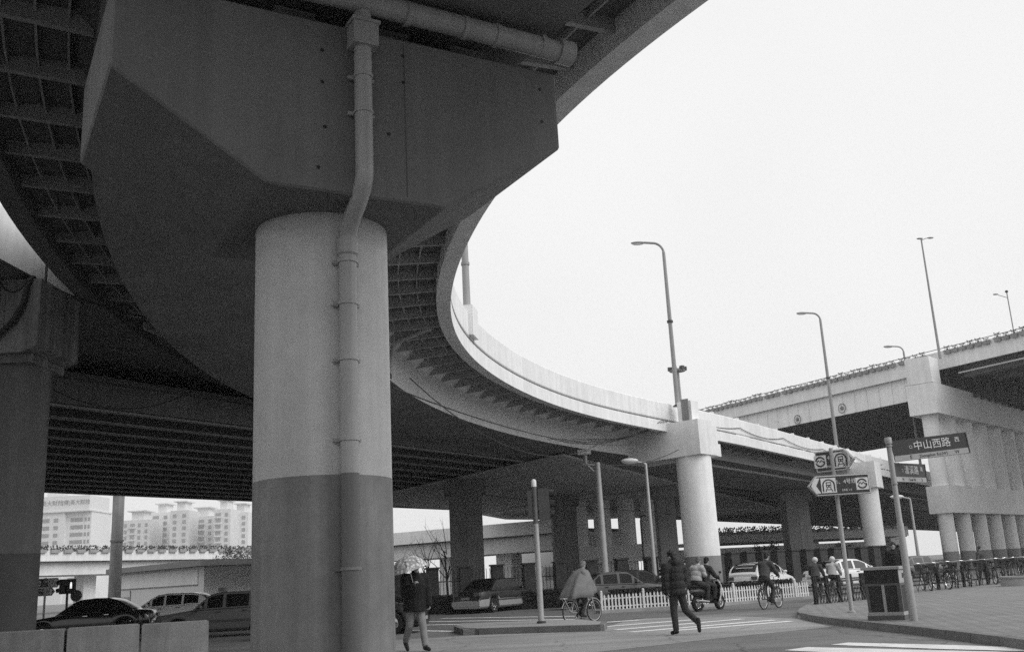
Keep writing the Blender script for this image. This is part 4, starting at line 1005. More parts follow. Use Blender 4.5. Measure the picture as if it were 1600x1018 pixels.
# left metro signs and pedestrian light
p = aty(70, 930, 46); p.z = 0; q = thing('sign_pole', 'pole of the metro signs seen through the left opening', 'pole', p); k = MB(); k.tube([(0,0,0),(0,0,aty(70,902,46).z)], .05, 8); part('post', k, 'galv', q, True)
arrow_sign('metro arrow sign pointing right in the left opening', aty(75, 910, 45.8), 0, 1.15, .42, .1, False)
arrow_sign('metro sign board below the right-pointing one in the left opening', aty(68, 924, 45.7), 0, 1.0, .36, .1, False)
p = aty(104, 945, 44); p.z = 0; zt = aty(104, 904, 44).z
q = thing('signal_pole', 'pedestrian signal showing a lit white figure in the left opening', 'traffic light', p)
k = MB(); k.tube([(0,0,0),(0,0,zt)], .05, 10); part('post', k, 'dark_metal', q, True)
for sg in (-1, 1): k = MB(); k.box(.06*sg-.0 if sg > 0 else -.32, .32 if sg > 0 else -.06, -.1,.1,zt-.62,zt); part('signal_box', k, 'black_metal', q)
k = MB(); k.ell((.19,-.105,zt-.17),.035,.01,.035,8,6); k.box(.15,.23,-.112,-.10,zt-.30,zt-.20); k.box(.15,.18,-.112,-.10,zt-.4,zt-.3); k.box(.20,.23,-.112,-.10,zt-.4,zt-.3)
lm = mat('lit_figure', .8, emit=1.0); part('lit_figure', k, 'lit_figure', q)
for z in (zt-.12, zt-.45): k = MB(); k.tube([(-.32,-.02,z),(-.46,-.02,z-.02)], .09, 10, False); part('visor', k, 'black_metal', q)
p = aty(119, 945, 47); p.z = 0; q = thing('round_sign', 'small round traffic sign right of the pedestrian signal', 'sign', p); zt = aty(117,930,47).z
k = MB(); k.tube([(0,0,0),(0,0,zt)], .03, 8); part('post', k, 'galv', q, True)
k = MB(); k.lathe([(0,-.02),(.26,-.02),(.26,.02),(0,.02)], 24, (0,-.05,zt), 'y'); part('disc', k, 'sign_grey', q)
# ---- trees
def tree(name, label, c, h, r, n, leaf, seed, bare=False, trunk=.10):
    t = thing(name, label, 'tree', c); r2 = random.Random(seed)
    k = MB(); k.tube([(0,0,0),(r2.uniform(-.1,.1),0,h*.3),(r2.uniform(-.2,.2),r2.uniform(-.2,.2),h*.62)], [trunk,trunk*.75,trunk*.4], 8); tips = []
    for i in range(10 if bare else 7):
        a = r2.uniform(0,6.28); z0 = h*r2.uniform(.25,.6); e = Vector((math.cos(a)*r*r2.uniform(.5,1), math.sin(a)*r*r2.uniform(.5,1), h*r2.uniform(.6,1.0)))
        m_ = Vector((e.x*.4,e.y*.4,(z0+e.z)/2)); k.tube([(0,0,z0),m_,e], [trunk*.4,trunk*.25,trunk*.08], 5); tips += [m_, e]
        if bare:
            for j in range(5):
                f_ = m_.lerp(e, r2.random()); k.tube([f_, f_+Vector((r2.uniform(-.5,.5),r2.uniform(-.5,.5),r2.uniform(.2,.9)))*r*.5], [trunk*.1,trunk*.03], 3)
    part('trunk', k, 'bark', t, True)
    if not bare:
        k = MB(); cl = [(Vector((r2.gauss(0,.45)*r, r2.gauss(0,.45)*r, h*.62+r2.gauss(0,.2)*h)), r2.uniform(.18,.38)*r) for i in range(18)]+[(e, .3*r) for e in tips]
        for i in range(n):
            c_, rr = r2.choice(cl); d = Vector((r2.gauss(0,1),r2.gauss(0,1),r2.gauss(0,1))).normalized()*rr*r2.random()**.4; s_ = r2.uniform(.05,.13)
            a = Vector((r2.gauss(0,1),r2.gauss(0,1),r2.gauss(0,1))).normalized(); b_ = a.orthogonal().normalized()*s_; q_ = a.cross(b_).normalized()*s_*.6; p_ = c_+d
            k.add([p_-b_,p_+q_,p_+b_,p_-q_], [(0,1,2,3)])
        o = part('crown', k, leaf, t); o['kind'] = 'stuff'
def gy(x, Y): p = aty(x, 930, Y); p.z = 0; return p
tree('street_tree', 'leafy tree at the right of the left opening', gy(364, 98), 5.0, 2.3, 4200, 'leaf_mid', 1)
tree('street_tree', 'second leafy tree tucked against the big pier in the left opening', gy(394, 92), 4.2, 1.8, 2600, 'leaf_mid', 2)
tree('bare_tree', 'leafless tree between the pale columns behind the railing', gy(700, 75), 5.6, 2.2, 0, 'leaf_dark', 4, True)
tree('bare_tree', 'small leafless tree at the far end under the flat deck', gy(668, 82), 5.0, 2.2, 0, 'leaf_dark', 8, True)
tree('street_tree', 'small bushy tree behind the white car', gy(1205, 96), 3.0, 1.4, 2000, 'leaf_mid', 6)
tree('street_tree', 'bushy tree below the distant flyover at right', gy(1335, 100), 3.0, 1.6, 2000, 'leaf_mid', 9)
# ================================================================== cars
def lerp_prof(prof, u):
    for (a, b_) in zip(prof, prof[1:]):
        if u <= b_[0]: return a[1]+(b_[1]-a[1])*(u-a[0])/max(1e-9, b_[0]-a[0])
    return prof[-1][1]
SEDAN = dict(L=4.6, W=1.74, top=[(0,.58),(.012,.80),(.03,.93),(.06,.97),(.19,1.0),(.34,.97),(.62,.94),(.70,.92),(.86,.82),(.95,.70),(.985,.60),(1,.46)],
             roof=[(.13,.97),(.20,1.18),(.27,1.36),(.34,1.435),(.45,1.45),(.54,1.42),(.60,1.30),(.72,.92)], pil=[.20,.295,.455,.62], wheels=(.19,.815), r=.31)
BOXY = dict(L=4.55, W=1.72, top=[(0,.52),(.008,.80),(.02,.90),(.05,.93),(.2,.95),(.34,.94),(.62,.92),(.72,.90),(.9,.80),(.97,.74),(.99,.62),(1,.46)],
             roof=[(.17,.93),(.235,1.18),(.285,1.36),(.33,1.40),(.5,1.42),(.56,1.39),(.60,1.28),(.70,.90)], pil=[.235,.31,.465,.60], wheels=(.20,.80), r=.30)
WAGON = dict(L=4.5, W=1.72, top=[(0,.52),(.01,.85),(.03,.92),(.2,.95),(.34,.94),(.62,.92),(.72,.90),(.9,.80),(.97,.74),(.99,.62),(1,.46)],
             roof=[(.015,.92),(.06,1.25),(.10,1.38),(.16,1.43),(.5,1.44),(.56,1.40),(.60,1.28),(.70,.90)], pil=[.08,.275,.465,.60], wheels=(.20,.80), r=.30)
VAN = dict(L=4.6, W=1.80, top=[(0,.50),(.008,.9),(.02,1.0),(.4,1.03),(.62,1.02),(.78,1.0),(.9,.88),(.97,.74),(1,.48)],
             roof=[(.01,1.02),(.03,1.5),(.06,1.72),(.12,1.80),(.5,1.82),(.62,1.78),(.70,1.55),(.82,.98)], pil=[.06,.30,.50,.66], wheels=(.18,.82), r=.32)
HATCH = dict(L=4.3, W=1.76, top=[(0,.50),(.01,.85),(.03,.98),(.2,1.02),(.34,.99),(.62,.96),(.74,.93),(.9,.80),(.97,.68),(1,.48)],
             roof=[(.015,.98),(.07,1.25),(.13,1.42),(.22,1.48),(.45,1.50),(.54,1.46),(.60,1.33),(.74,.93)], pil=[.12,.29,.47,.61], wheels=(.18,.815), r=.31)
WHEEL = {}
def wheel_meshes(r):
    if r in WHEEL: return WHEEL[r]
    k = MB(); k.lathe([(r*.62,-.09),(r*.93,-.10),(r,-.07),(r,.07),(r*.93,.10),(r*.62,.09)], 28, (0,0,0), 'y', True); ty = k.mesh('tyre','rubber',True)
    k = MB(); k.lathe([(0,-.06),(r*.16,-.07),(r*.18,-.05),(r*.55,-.04),(r*.64,-.085),(r*.64,.05),(0,.05)], 24, (0,0,0), 'y'); ri = k.mesh('rim','chrome',True)
    k = MB()
    for a in range(7):
        c, s_ = math.cos(a*2*math.pi/7), math.sin(a*2*math.pi/7); k.obox((0,0,0),.001,.001,.001)
        p = Vector((c*r*.36,-.062,s_*r*.36)); k.ell(p, r*.09,.012,r*.09,6,4)
    sl = k.mesh('rim_hole','black_metal'); WHEEL[r] = (ty, ri, sl); return WHEEL[r]
def car(name, label, loc, rz, S, paint, low=None, cat='car', group='cars in the traffic', taxi=False, lights=True, dark_trim=True):
    L, W = S['L'], S['W']; t = thing(name, label, cat, loc, rz, group)
    X = lambda u: (u-.5)*L
    us = sorted(set([i/60 for i in range(61)]+[.004,.01,.02,.985,.993]))
    wc = [X(w_) for w_ in S['wheels']]; ra = S['r']+.055
    def zbot(x):
        z = .21
        for c in wc:
            if abs(x-c) < ra: z = max(z, S['r']+math.sqrt(ra*ra-(x-c)**2)-.02)
        return z
    def hw(u, f=1.0):
        e = min(u, 1-u); return W/2*(1-.16*max(0, (1-e/.12))**2 if e < .12 else 1)*f
    k = MB(); rows = []
    for u in us:
        x = X(u); zt = lerp_prof(S['top'], u); zb = min(zbot(x), zt-.08); h = hw(u); zm = zb+(zt-zb)*.5
        half = [(0,zb),(h*.90,zb),(h*.985,zb+min(.07,(zt-zb)*.2)),(h,zm),(h*.985,zt-min(.16,(zt-zb)*.35)),(h*.94,zt-.05),(h*.84,zt-.008),(0,zt+.012)]
        rows.append([(x,y,z) for y,z in half]+[(x,-y,z) for y,z in half[::-1][1:-1]])
    n = len(rows[0]); k.grid(rows, True); k.f += [list(range(n)), list(range((len(us)-1)*n, len(us)*n))[::-1]]; k.mi = [0]*len(k.f)
    if low:
        for i, f in enumerate(k.f):
            if sum(k.v[j][2] for j in f)/len(f) < .56: k.mi[i] = 1
    part('body', k, [paint, low] if low else paint, t, True)
    # greenhouse
    r_ = S['roof']; u0, u1 = r_[0][0], r_[-1][0]; ug = [u0+(u1-u0)*i/36 for i in range(37)]
    ztop = max(z for _, z in r_); belt = lambda u: lerp_prof(S['top'], u)-.02
    def side_y(u, z):
        b_ = belt(u); f = max(0, min(1, (z-b_)/(ztop-b_))); return hw(u)*(.93-.20*f**1.25)
    k = MB(); rows = []
    for u in ug:
        x = X(u); zt = lerp_prof(r_, u); b_ = belt(u); half = [(0,b_-.03)]
        for f in (0,.35,.7,.9): half.append((side_y(u, b_+(zt-b_)*f), b_+(zt-b_)*f))
        yt = side_y(u, zt); half += [(yt*.90, zt-.01), (yt*.6, zt+.012), (0, zt+.02)]
        rows.append([(x,y,z) for y,z in half]+[(x,-y,z) for y,z in half[::-1][1:-1]])
    n = len(rows[0]); k.grid(rows, True); k.f += [list(range(n)), list(range(36*n, 37*n))[::-1]]; k.mi = [0]*len(k.f); part('roof', k, paint, t, True)
    # glass
    p = S['pil']
    def pane(name, ua, ub, sg):
        q = MB(); rws = []
        for i in range(9):
            u = ua+(ub-ua)*i/8; zt = lerp_prof(r_, u)-.075; b_ = belt(u)+.045; zt = max(zt, b_+.02)
            rws.append([(X(u), sg*(side_y(u, b_+(zt-b_)*f)+.006), b_+(zt-b_)*f) for f in (0,.33,.66,1)])
        q.grid(rws); part(name, q, 'glass_dark', t, True)
    for sg in (-1, 1):
        for a, b_ in zip(p, p[1:]): pane('side_window', a+.012, b_-.012, sg)
        pane('quarter_window', p[-1]+.012, u1-.035, sg)
    def screen(name, ua, ub):
        q = MB(); rws = []
        for i in range(7):
            u = ua+(ub-ua)*i/6; z = lerp_prof(r_, u); y = side_y(u, z)*.86
            nx = .006 if ub > .5 else -.006
            rws.append([(X(u)+nx, y*v, z+.022-.012*abs(v)) for v in (-1,-.5,0,.5,1)])
        q.grid(rws); part(name, q, 'glass_dark', t, True)
    iz = max(range(len(r_)), key=lambda i: r_[i][1])
    screen('windscreen', r_[-3][0]+.01, u1-.022); screen('rear_screen', u0+.02, r_[3][0]-.02 if len(r_) > 7 else r_[2][0])
    ty, ri, sl = wheel_meshes(S['r'])
    for c in wc:
        for sg in (-1, 1):
            wh = link('wheel', None, t); wh.location = (c, sg*(W/2-.11), S['r']); wh.rotation_euler = (0,0,0 if sg < 0 else math.pi)
            link('tyre', ty, wh); link('rim', ri, wh); link('rim_holes', sl, wh)
    zh = lerp_prof(S['top'], .965)-.06; zr = lerp_prof(S['top'], .02)-.16
    for sg in (-1, 1):
        k = MB(); k.ell((X(.972), sg*W*.345, zh-.02), .10,.18,.075,10,6); part('headlight', k, 'lens_clear', t, True)
        k = MB(); k.obox((X(.012), sg*W*.34, zr-.02), .09,.30,.15); part('tail_light', k, 'lens_red', t)
        k = MB(); k.ell((X(p[-1]+.03), sg*(W/2+.07), belt(.6)+.09), .07,.10,.065,8,6); part('mirror', k, paint, t, True)
        for u in (p[1]+.02, p[2]+.02): k = MB(); k.box(X(u),X(u)+.16,sg*(W/2)-.015,sg*(W/2)+.015,belt(u)-.10,belt(u)-.075); part('door_handle', k, 'chrome' if paint == 'car_black' else 'dark_metal', t)
        k = MB(); k.box(X(.26),X(.745),sg*(W/2)-.012,sg*(W/2)+.012,.50,.56); part('side_strip', k, 'dark_metal' if dark_trim else paint, t)
    k = MB(); k.box(X(1)-.10,X(1)+.03,-W*.44,W*.44,.28,.45); part('front_bumper', k, low or paint, t)
    k = MB(); k.box(X(0)-.03,X(0)+.10,-W*.44,W*.44,.30,.50); part('rear_bumper', k, low or paint, t)
    k = MB(); k.box(X(1)-.02,X(1)+.012,-W*.22,W*.22,zh-.1,zh+.02); part('grille', k, 'black_metal', t)
    for x in (X(1)+.035, X(0)-.035): k = MB(); k.box(x-.006,x+.006,-.22,.22,.36 if x > 0 else .58,.46 if x > 0 else .68); part('number_plate', k, 'plate', t)
    k = MB(); k.box(X(.03),X(.97),-W*.40,W*.40,.17,.30); part('underbody', k, 'black_metal', t)
    if taxi: k = MB(); k.box(-.02,.18,-.24,.24,S['roof'][4][1]+.02,S['roof'][4][1]+.15); part('roof_sign', k, 'bin_mid', t)
    return t
def gx(x, Y): p = aty(x, 930, Y); p.z = .004; return p
# car headings: local +x is the nose
car('black_sedan', 'shiny black sedan heading left behind the barrier blocks', gx(144, 38), R(187), SEDAN, 'car_black', dark_trim=False)
car('grey_taxi', 'dark grey estate car with a roof box heading left, beside the big pier', gx(352, 35), R(183), WAGON, 'car_grey', taxi=True, cat='car')
car('white_car', 'white car half hidden behind the black sedan and the grey estate car', gx(262, 46), R(182), HATCH, 'car_white')
car('two_tone_taxi', 'two-tone boxy taxi, dark above and pale below, passing the square pier', gx(777, 46), R(55), BOXY, 'car_dark', 'car_silver')
car('dark_saloon', 'dark saloon behind the camera pole, mostly hidden by the hedge', gx(968, 43.5), R(8), BOXY, 'car_grey')
car('dark_saloon', 'second dark car just left of the white car with a wide rear window', gx(1000, 46.5), R(8), SEDAN, 'car_dark')
car('white_car', 'white car with a wide rear window beside the cobra-head lamp', gx(1032, 57), R(74), HATCH, 'car_white')
car('white_hatchback', 'white hatchback right of the bright round pier', gx(1194, 50), R(52), HATCH, 'car_white')
car('white_sedan', 'white sedan behind the two helmeted riders', gx(1330, 52), R(20), SEDAN, 'car_white')
car('dark_saloon', 'dark parked car behind the street name pole', gx(1440, 60), R(20), BOXY, 'car_grey')
car('dark_saloon', 'dark car whose bright headlight shows beside the umbrella walker', gx(545, 31), R(-3), SEDAN, 'car_dark')

# ================================================================== bicycles and scooter
def bike_proto(name='bicycle', rack=True, basket=False, tone='dark_metal'):
    t = thing(name, 'bicycle', 'bicycle', (0,0,0))
    r_ = .33
    km = MB(); km.lathe([(r_-.03,-.016),(r_,-.016),(r_+.012,0),(r_,.016),(r_-.03,.016)], 28, (0,0,0), 'y', True); tm = km.mesh('tyre','rubber',True)
    ks = MB()
    for a in range(12):
        c, s_ = math.cos(a*math.pi/6), math.sin(a*math.pi/6); ks.tube([(0,.0,0),(c*(r_-.03),0,s_*(r_-.03))], .0028, 3, False)
    ks.lathe([(r_-.05,-.012),(r_-.03,-.014),(r_-.03,.014),(r_-.05,.012)], 28, (0,0,0), 'y', True); sm = ks.mesh('spokes','chrome')
    for x in (-.53, .53):
        w = link('wheel', None, t); w.location = (x,0,r_); link('tyre', tm, w); link('spokes', sm, w)
        k = MB(); k.tube([(x+math.cos(R(a))*(r_+.035),0,r_+math.sin(R(a))*(r_+.035)) for a in range(20 if x > 0 else 10, 171, 15)], .016, 5); part('mudguard', k, tone, t, True)
    k = MB()
    for a, b_ in (((-.15,0,.30),(-.30,0,.82)),((-.15,0,.30),(.40,0,.80)),((.38,0,.88),(.40,0,.78)),((-.27,0,.72),(.39,0,.84)),((-.15,0,.30),(-.53,.05,.33)),((-.15,0,.30),(-.53,-.05,.33)),((-.28,0,.76),(-.53,.05,.33)),((-.28,0,.76),(-.53,-.05,.33)),((.40,.04,.78),(.53,.05,.33)),((.40,-.04,.78),(.53,-.05,.33))): k.tube([a,b_], .017, 6)
    part('frame', k, tone, t, True)
    k = MB(); k.tube([(.38,0,.86),(.36,0,1.0)], .013, 6); k.tube([(.20,-.28,1.02),(.33,-.2,1.03),(.37,0,1.0),(.33,.2,1.03),(.20,.28,1.02)], .013, 6); part('handlebar', k, 'chrome', t, True)
    k = MB(); k.ell((-.34,0,.90),.14,.085,.045,12,6); k.tube([(-.31,0,.80),(-.33,0,.9)], .014, 6); part('saddle', k, 'rubber', t, True)
    k = MB(); k.lathe([(.09,-.03),(.09,-.022)], 16, (-.15,0,.30), 'y'); k.tube([(-.15,-.05,.30),(-.15,-.08,.14)], .012, 5); k.tube([(-.15,.05,.30),(-.15,.08,.46)], .012, 5); k.box(-.21,-.09,-.17,-.07,.125,.145); k.box(-.21,-.09,.07,.17,.455,.475); part('crank', k, 'dark_metal', t)
    if rack: k = MB(); k.box(-.86,-.42,-.075,.075,.725,.74); k.tube([(-.8,.05,.73),(-.55,.05,.35)], .009, 4); k.tube([(-.8,-.05,.73),(-.55,-.05,.35)], .009, 4); part('rack', k, 'white_plastic' if rack == 'pale' else tone, t)
    if basket: k = MB(); k.add([(.44,-.15,.72),(.70,-.15,.72),(.70,.15,.72),(.44,.15,.72),(.42,-.19,.97),(.76,-.19,.97),(.76,.19,.97),(.42,.19,.97)], [(3,2,1,0),(0,1,5,4),(1,2,6,5),(2,3,7,6),(3,0,4,7)]); part('basket', k, 'dark_metal', t)
    return t
bk1 = bike_proto(rack='pale', tone='galv'); p = atz(911, 972, 0); place(bk1, p, R(44), 'pale bicycle ridden by the person in the rain cape'); B1 = (p, R(44))
bk2 = bike_proto(); p = atz(1206, 950, 0); place(bk2, p, R(50), 'dark bicycle of the lone cyclist by the picket fence'); B2 = (p, R(50))
bk3 = bike_proto(basket=True); p = aty(1282, 945, 38); p.z = 0; bk3.scale = (.87,)*3; place(bk3, p, R(62), 'bicycle under the rider with dark jacket and pale helmet'); B3 = (p, R(62))
bk4 = copy_tree(bk2); p = aty(1309, 942, 39.5); p.z = 0; bk4.scale = (.87,)*3; place(bk4, p, R(58), 'bicycle under the rider in the pale jacket'); B4 = (p, R(58))
# parked bicycles along the back of the pavement
pk = bike_proto(basket=True); first = True
A, B = atz(1440, 923, .13), atz(1640, 903, .13)
names = ['first','second','third','fourth','fifth','sixth','seventh','eighth','ninth','tenth','eleventh','twelfth','thirteenth']
for i in range(11):
    f = (i+.5)/11; o = pk if first else copy_tree(pk); first = False
    place(o, A.lerp(B, f)+Vector((rnd.uniform(-.1,.1),rnd.uniform(-.1,.2),0)), R(75)+rnd.uniform(-.35,.35), names[i]+' parked bicycle along the rack, counted from the street name pole'); o['group'] = 'parked bicycles'
# rack posts
kb = MB(); kb.box(-.07,-.02,-.04,.04,0,.85); kb.box(.02,.07,-.04,.04,0,.85); kb.box(-.09,.09,-.05,.05,.55,.62); pme = kb.mesh('post','black_metal')
def rack(label, A, B, n, h=1.0):
    t = thing('bicycle_rack', label, 'bicycle rack', A, math.atan2((B-A).y,(B-A).x), 'dark bicycle racks'); L = (B-A).length
    for i in range(n): o = link('post', pme, t); o.location = (L*i/(n-1),0,0); o.scale = (1,1,h)
    for z in (.22, .62): k = MB(); k.box(0,L,-.02,.02,z*h,z*h+.05); part('rail', k, 'black_metal', t)
    for i in range((n-1)*4): k = MB(); x = L*(i+.5)/((n-1)*4); k.tube([(x,-.15,.0),(x,0,.45*h),(x,.15,.0)], .016, 5); part('hoop', k, 'dark_metal', t)
rack('dark rack with twin posts at the corner of the pavement, below the riders', atz(1276, 943.5, .13), atz(1350, 936, .13), 5)
rack('short dark rack between the sign pole and the litter bin', atz(1352, 935.5, .13), atz(1392, 931, .13), 3)
rack('long dark rack behind the pavement at right', atz(1424, 925, .13), atz(1640, 902, .13), 7)
# scooter
def scooter(loc, rz):
    t = thing('motor_scooter', 'dark motor scooter with pale trim carrying two riders', 'scooter', loc, rz)
    ty, ri, sl = wheel_meshes(.26)
    for x in (-.62, .64): w = link('wheel', None, t); w.location = (x,0,.26); w.scale = (1,.6,1); link('tyre', ty, w); link('rim', ri, w)
    k = MB()
    secs = [(-.86,.10,.55,.74),(-.6,.17,.45,.80),(-.2,.18,.38,.78),(.0,.16,.28,.62),(.15,.16,.22,.36),(.38,.15,.22,.36)]
    rows = []
    for (x, h, z0, z1) in secs: rows.append([(x,h*c,(z0+z1)/2+(z1-z0)/2*s_) for c, s_ in [(math.cos(i*math.pi/5),math.sin(i*math.pi/5)) for i in range(10)]])
    k.grid(rows, True); k.f += [list(range(10)), list(range(50,60))[::-1]]; k.mi = [0]*len(k.f); part('body', k, 'car_dark', t, True)
    k = MB(); rows = []
    for (x, h, z) in ((.36,.22,.30),(.44,.25,.55),(.48,.24,.80),(.44,.15,.98)): rows.append([(x-.05,-h,z),(x+.06,-h*.5,z),(x+.08,0,z),(x+.06,h*.5,z),(x-.05,h,z)])
    k.grid(rows); part('leg_shield', k, 'jacket_dark', t, True)
    for sg in (-1, 1): k = MB(); k.tube([(.30,sg*.25,.28),(.42,sg*.27,.55),(.47,sg*.25,.80),(.40,sg*.2,.98)], .022, 6); part('shield_trim', k, 'white_plastic', t, True)
    k = MB(); k.ell((-.40,0,.82),.42,.15,.075,14,8); part('seat', k, 'rubber', t, True)
    k = MB(); k.tube([(.64,.07,.26),(.50,.05,.62),(.42,0,.98)], .03, 6); k.tube([(.64,-.07,.26),(.50,-.05,.62),(.42,0,.98)], .03, 6); part('fork', k, 'chrome', t, True)
    k = MB(); k.tube([(.30,-.34,1.02),(.42,0,1.0),(.30,.34,1.02)], .018, 6); part('handlebar', k, 'dark_metal', t, True)
    k = MB(); k.ell((.50,0,1.0),.09,.11,.09,10,8); part('headlight', k, 'lens_clear', t, True)
    for sg in (-1, 1): k = MB(); k.tube([(.36,sg*.22,1.02),(.34,sg*.34,1.20)], .008, 4); k.ell((.33,sg*.36,1.24),.02,.06,.045,8,6); part('mirror', k, 'dark_metal', t, True)
    k = MB(); k.tube([(-.25,-.2,.30),(-.85,-.22,.36)], .05, 10); part('exhaust', k, 'chrome', t, True)
    k = MB(); k.ell((-.88,0,.66),.04,.10,.06,8,6); part('tail_light', k, 'lens_red', t, True)
    k = MB(); k.tube([(-.05,.15,.2),(.0,.3,.02)], .014, 5); part('side_stand', k, 'dark_metal', t)
    return t
SCL = (atz(1108, 953, 0), R(44)); scooter(*SCL)
# ================================================================== people: capsule skeletons fused into one skin
def capsule(mb, a, b_, ra, rb, n=10):
    a, b_ = Vector(a), Vector(b_); d = b_-a; L = d.length
    if L < 1e-5: mb.ell(a, ra, ra, ra, n, 6); return
    d.normalize(); pts = []; rr = []
    for i in range(4): th = math.pi/2*i/4; pts.append(a-d*ra*math.cos(th)); rr.append(max(.0015, ra*math.sin(th)))
    pts += [a, b_]; rr += [ra, rb]
    for i in range(1, 5): th = math.pi/2*i/4; pts.append(b_+d*rb*math.sin(th)); rr.append(max(.0015, rb*math.cos(th)))
    mb.tube(pts, rr, n)
def fuse(mb, name, m, voxel, smooth=4):
    me = mb.mesh(name+'_raw', m); o = bpy.data.objects.new('tmp', me); COL.objects.link(o)
    md = o.modifiers.new('r','REMESH'); md.mode = 'VOXEL'; md.voxel_size = voxel; md.use_smooth_shade = True
    sm = o.modifiers.new('s','SMOOTH'); sm.factor = .5; sm.iterations = smooth
    dg = bpy.context.evaluated_depsgraph_get(); out = bpy.data.meshes.new_from_object(o.evaluated_get(dg)); out.name = name
    bpy.data.objects.remove(o); bpy.data.meshes.remove(me)
    out.materials.clear(); out.materials.append(MATS[m])
    for p in out.polygons: p.use_smooth = True
    return out
def hand(mb, wrist, d, palm_n, curl=.6, s_=1.0):
    """palm, four fingers and a thumb leaving the side of the palm"""
    d = Vector(d).normalized(); pn = Vector(palm_n); pn = (pn-d*pn.dot(d)).normalized(); side = d.cross(pn)
    w = Vector(wrist); base = w+d*.085*s_
    for j in range(4): capsule(mb, w+side*(.026-.0175*j)*s_*.7, base+side*(.03-.02*j)*s_, .017*s_, .0125*s_, 6)
    for j, ln_ in enumerate((.070,.080,.074,.058)):
        p = base+side*(.03-.02*j)*s_; a1 = curl*.6
        q1 = p+(d*math.cos(a1)+pn*math.sin(a1))*ln_*.5*s_; a2 = curl*1.5; q2 = q1+(d*math.cos(a2)+pn*math.sin(a2))*ln_*.5*s_
        capsule(mb, p, q1, .0105*s_, .0095*s_, 6); capsule(mb, q1, q2, .0095*s_, .008*s_, 6)
    th0 = w+side*.03*s_+d*.02*s_; th1 = th0+(side*.75+d*.65+pn*.25).normalized()*.045*s_; th2 = th1+(d*.9+pn*.45+side*.1).normalized()*.035*s_
    capsule(mb, th0, th1, .014*s_, .012*s_, 6); capsule(mb, th1, th2, .012*s_, .009*s_, 6)
def person(label, loc, rz, J, jacket, trousers, hair=True, hairm='hair', puffy=1.0, hem=.0, helmet=None, skirt=None, hood=False, scale=1.0, shoe='shoe', collar=False, quilt=False, group='people in the street', hands=True, bag=False):
    """J: joints in the person's frame (x forward, y left, z up)"""
    t = thing('person', label, 'person', loc, rz, group); t.scale = (scale,)*3
    V = {k_: Vector(v) for k_, v in J.items() if k_ != 'curl'}
    pel, chest, neck, head = V['pelvis'], V['chest'], V['neck'], V['head']
    fwd = V.get('look', Vector((1,0,0))).normalized(); upv = (head-neck).normalized(); lat = upv.cross(fwd).normalized(); fwd = lat.cross(upv).normalized()
    b_ = MB()
    capsule(b_, pel, chest, .125, .135, 12); capsule(b_, chest, neck, .12, .06); capsule(b_, neck, head, .056, .06)
    rot = Matrix((fwd, lat, upv)).transposed()
    b_.ell(head+upv*.045, .098, .075, .118, 14, 10, rot); b_.ell(head+fwd*.03-upv*.035, .066, .055, .066, 12, 8, rot)
    b_.ell(head+fwd*.100+upv*.012, .020, .013, .024, 8, 6, rot)
    for sg in (-1, 1): b_.ell(head+lat*sg*.075+upv*.02, .02, .012, .032, 8, 6, rot)
    b_.ell(head+fwd*.088-upv*.045, .014, .024, .012, 8, 6, rot)
    for sd in ('L','R'):
        capsule(b_, chest+(V['sh'+sd]-chest)*.5+Vector((0,0,.02)), V['sh'+sd], .075, .065)
        capsule(b_, V['sh'+sd], V['el'+sd], .054, .042); capsule(b_, V['el'+sd], V['wr'+sd], .041, .028)
        if hands:
            d = (V['wr'+sd]-V['el'+sd]).normalized(); pn = V.get('palm'+sd, Vector((0, -1 if sd == 'L' else 1, 0))); hand(b_, V['wr'+sd], V.get('hd'+sd, d), pn, J.get('curl', .7))
        capsule(b_, pel.lerp(V['hip'+sd],.4), V['hip'+sd], .11, .10); capsule(b_, V['hip'+sd], V['kn'+sd], .085, .056); capsule(b_, V['kn'+sd], V['an'+sd], .055, .036)
        capsule(b_, V['an'+sd], V['toe'+sd], .038, .03)
    o = link('body', fuse(b_, 'body', 'skin', .0085, 3), t)
    for sg in (-1, 1): k = MB(); k.ell(head+fwd*.086+lat*sg*.032+upv*.035, .012,.014,.009,6,5,rot); part('eye', k, 'hair', t, True)
    k = MB()
    for sd in ('L','R'):
        capsule(k, pel, V['hip'+sd], .135, .118); capsule(k, V['hip'+sd], V['kn'+sd], .108, .078); capsule(k, V['kn'+sd], V['kn'+sd].lerp(V['an'+sd],.9), .078, .066)
    link('trousers', fuse(k, 'trousers', trousers, .012, 2), t)
    for sd in ('L','R'):
        k = MB(); a = V['an'+sd]; e = V['toe'+sd]; dn = (e-a); capsule(k, a+Vector((0,0,-.015)), e, .052, .040); capsule(k, a+Vector((0,0,.06)), a, .05, .052); hl_ = a-(dn*.22); capsule(k, hl_+Vector((0,0,-.03)), a+Vector((0,0,-.02)), .042, .05)
        link('shoe', fuse(k, 'shoe', shoe, .012, 2), t)
    k = MB(); u = pel.lerp(chest,.0)-Vector((0,0,hem)); 
    pf = puffy
    k.tube([u, pel.lerp(chest,.25), pel.lerp(chest,.5)], [.172*pf+hem*.12, .168*pf, .165*pf], 16); capsule(k, pel.lerp(chest,.45), chest, .165*pf, .17*pf, 14); capsule(k, chest, neck-(neck-chest)*.15, .155*pf, .085*pf, 12)
    for sd in ('L','R'):
        capsule(k, chest+(V['sh'+sd]-chest)*.3+Vector((0,0,.03)), V['sh'+sd], .12*pf, .095*pf); capsule(k, V['sh'+sd], V['el'+sd], .092*pf, .074*pf); capsule(k, V['el'+sd], V['wr'+sd], .073*pf, .055*pf)
    if collar: capsule(k, neck-Vector((0,0,.04)), neck+upv*.05, .09, .085, 12)
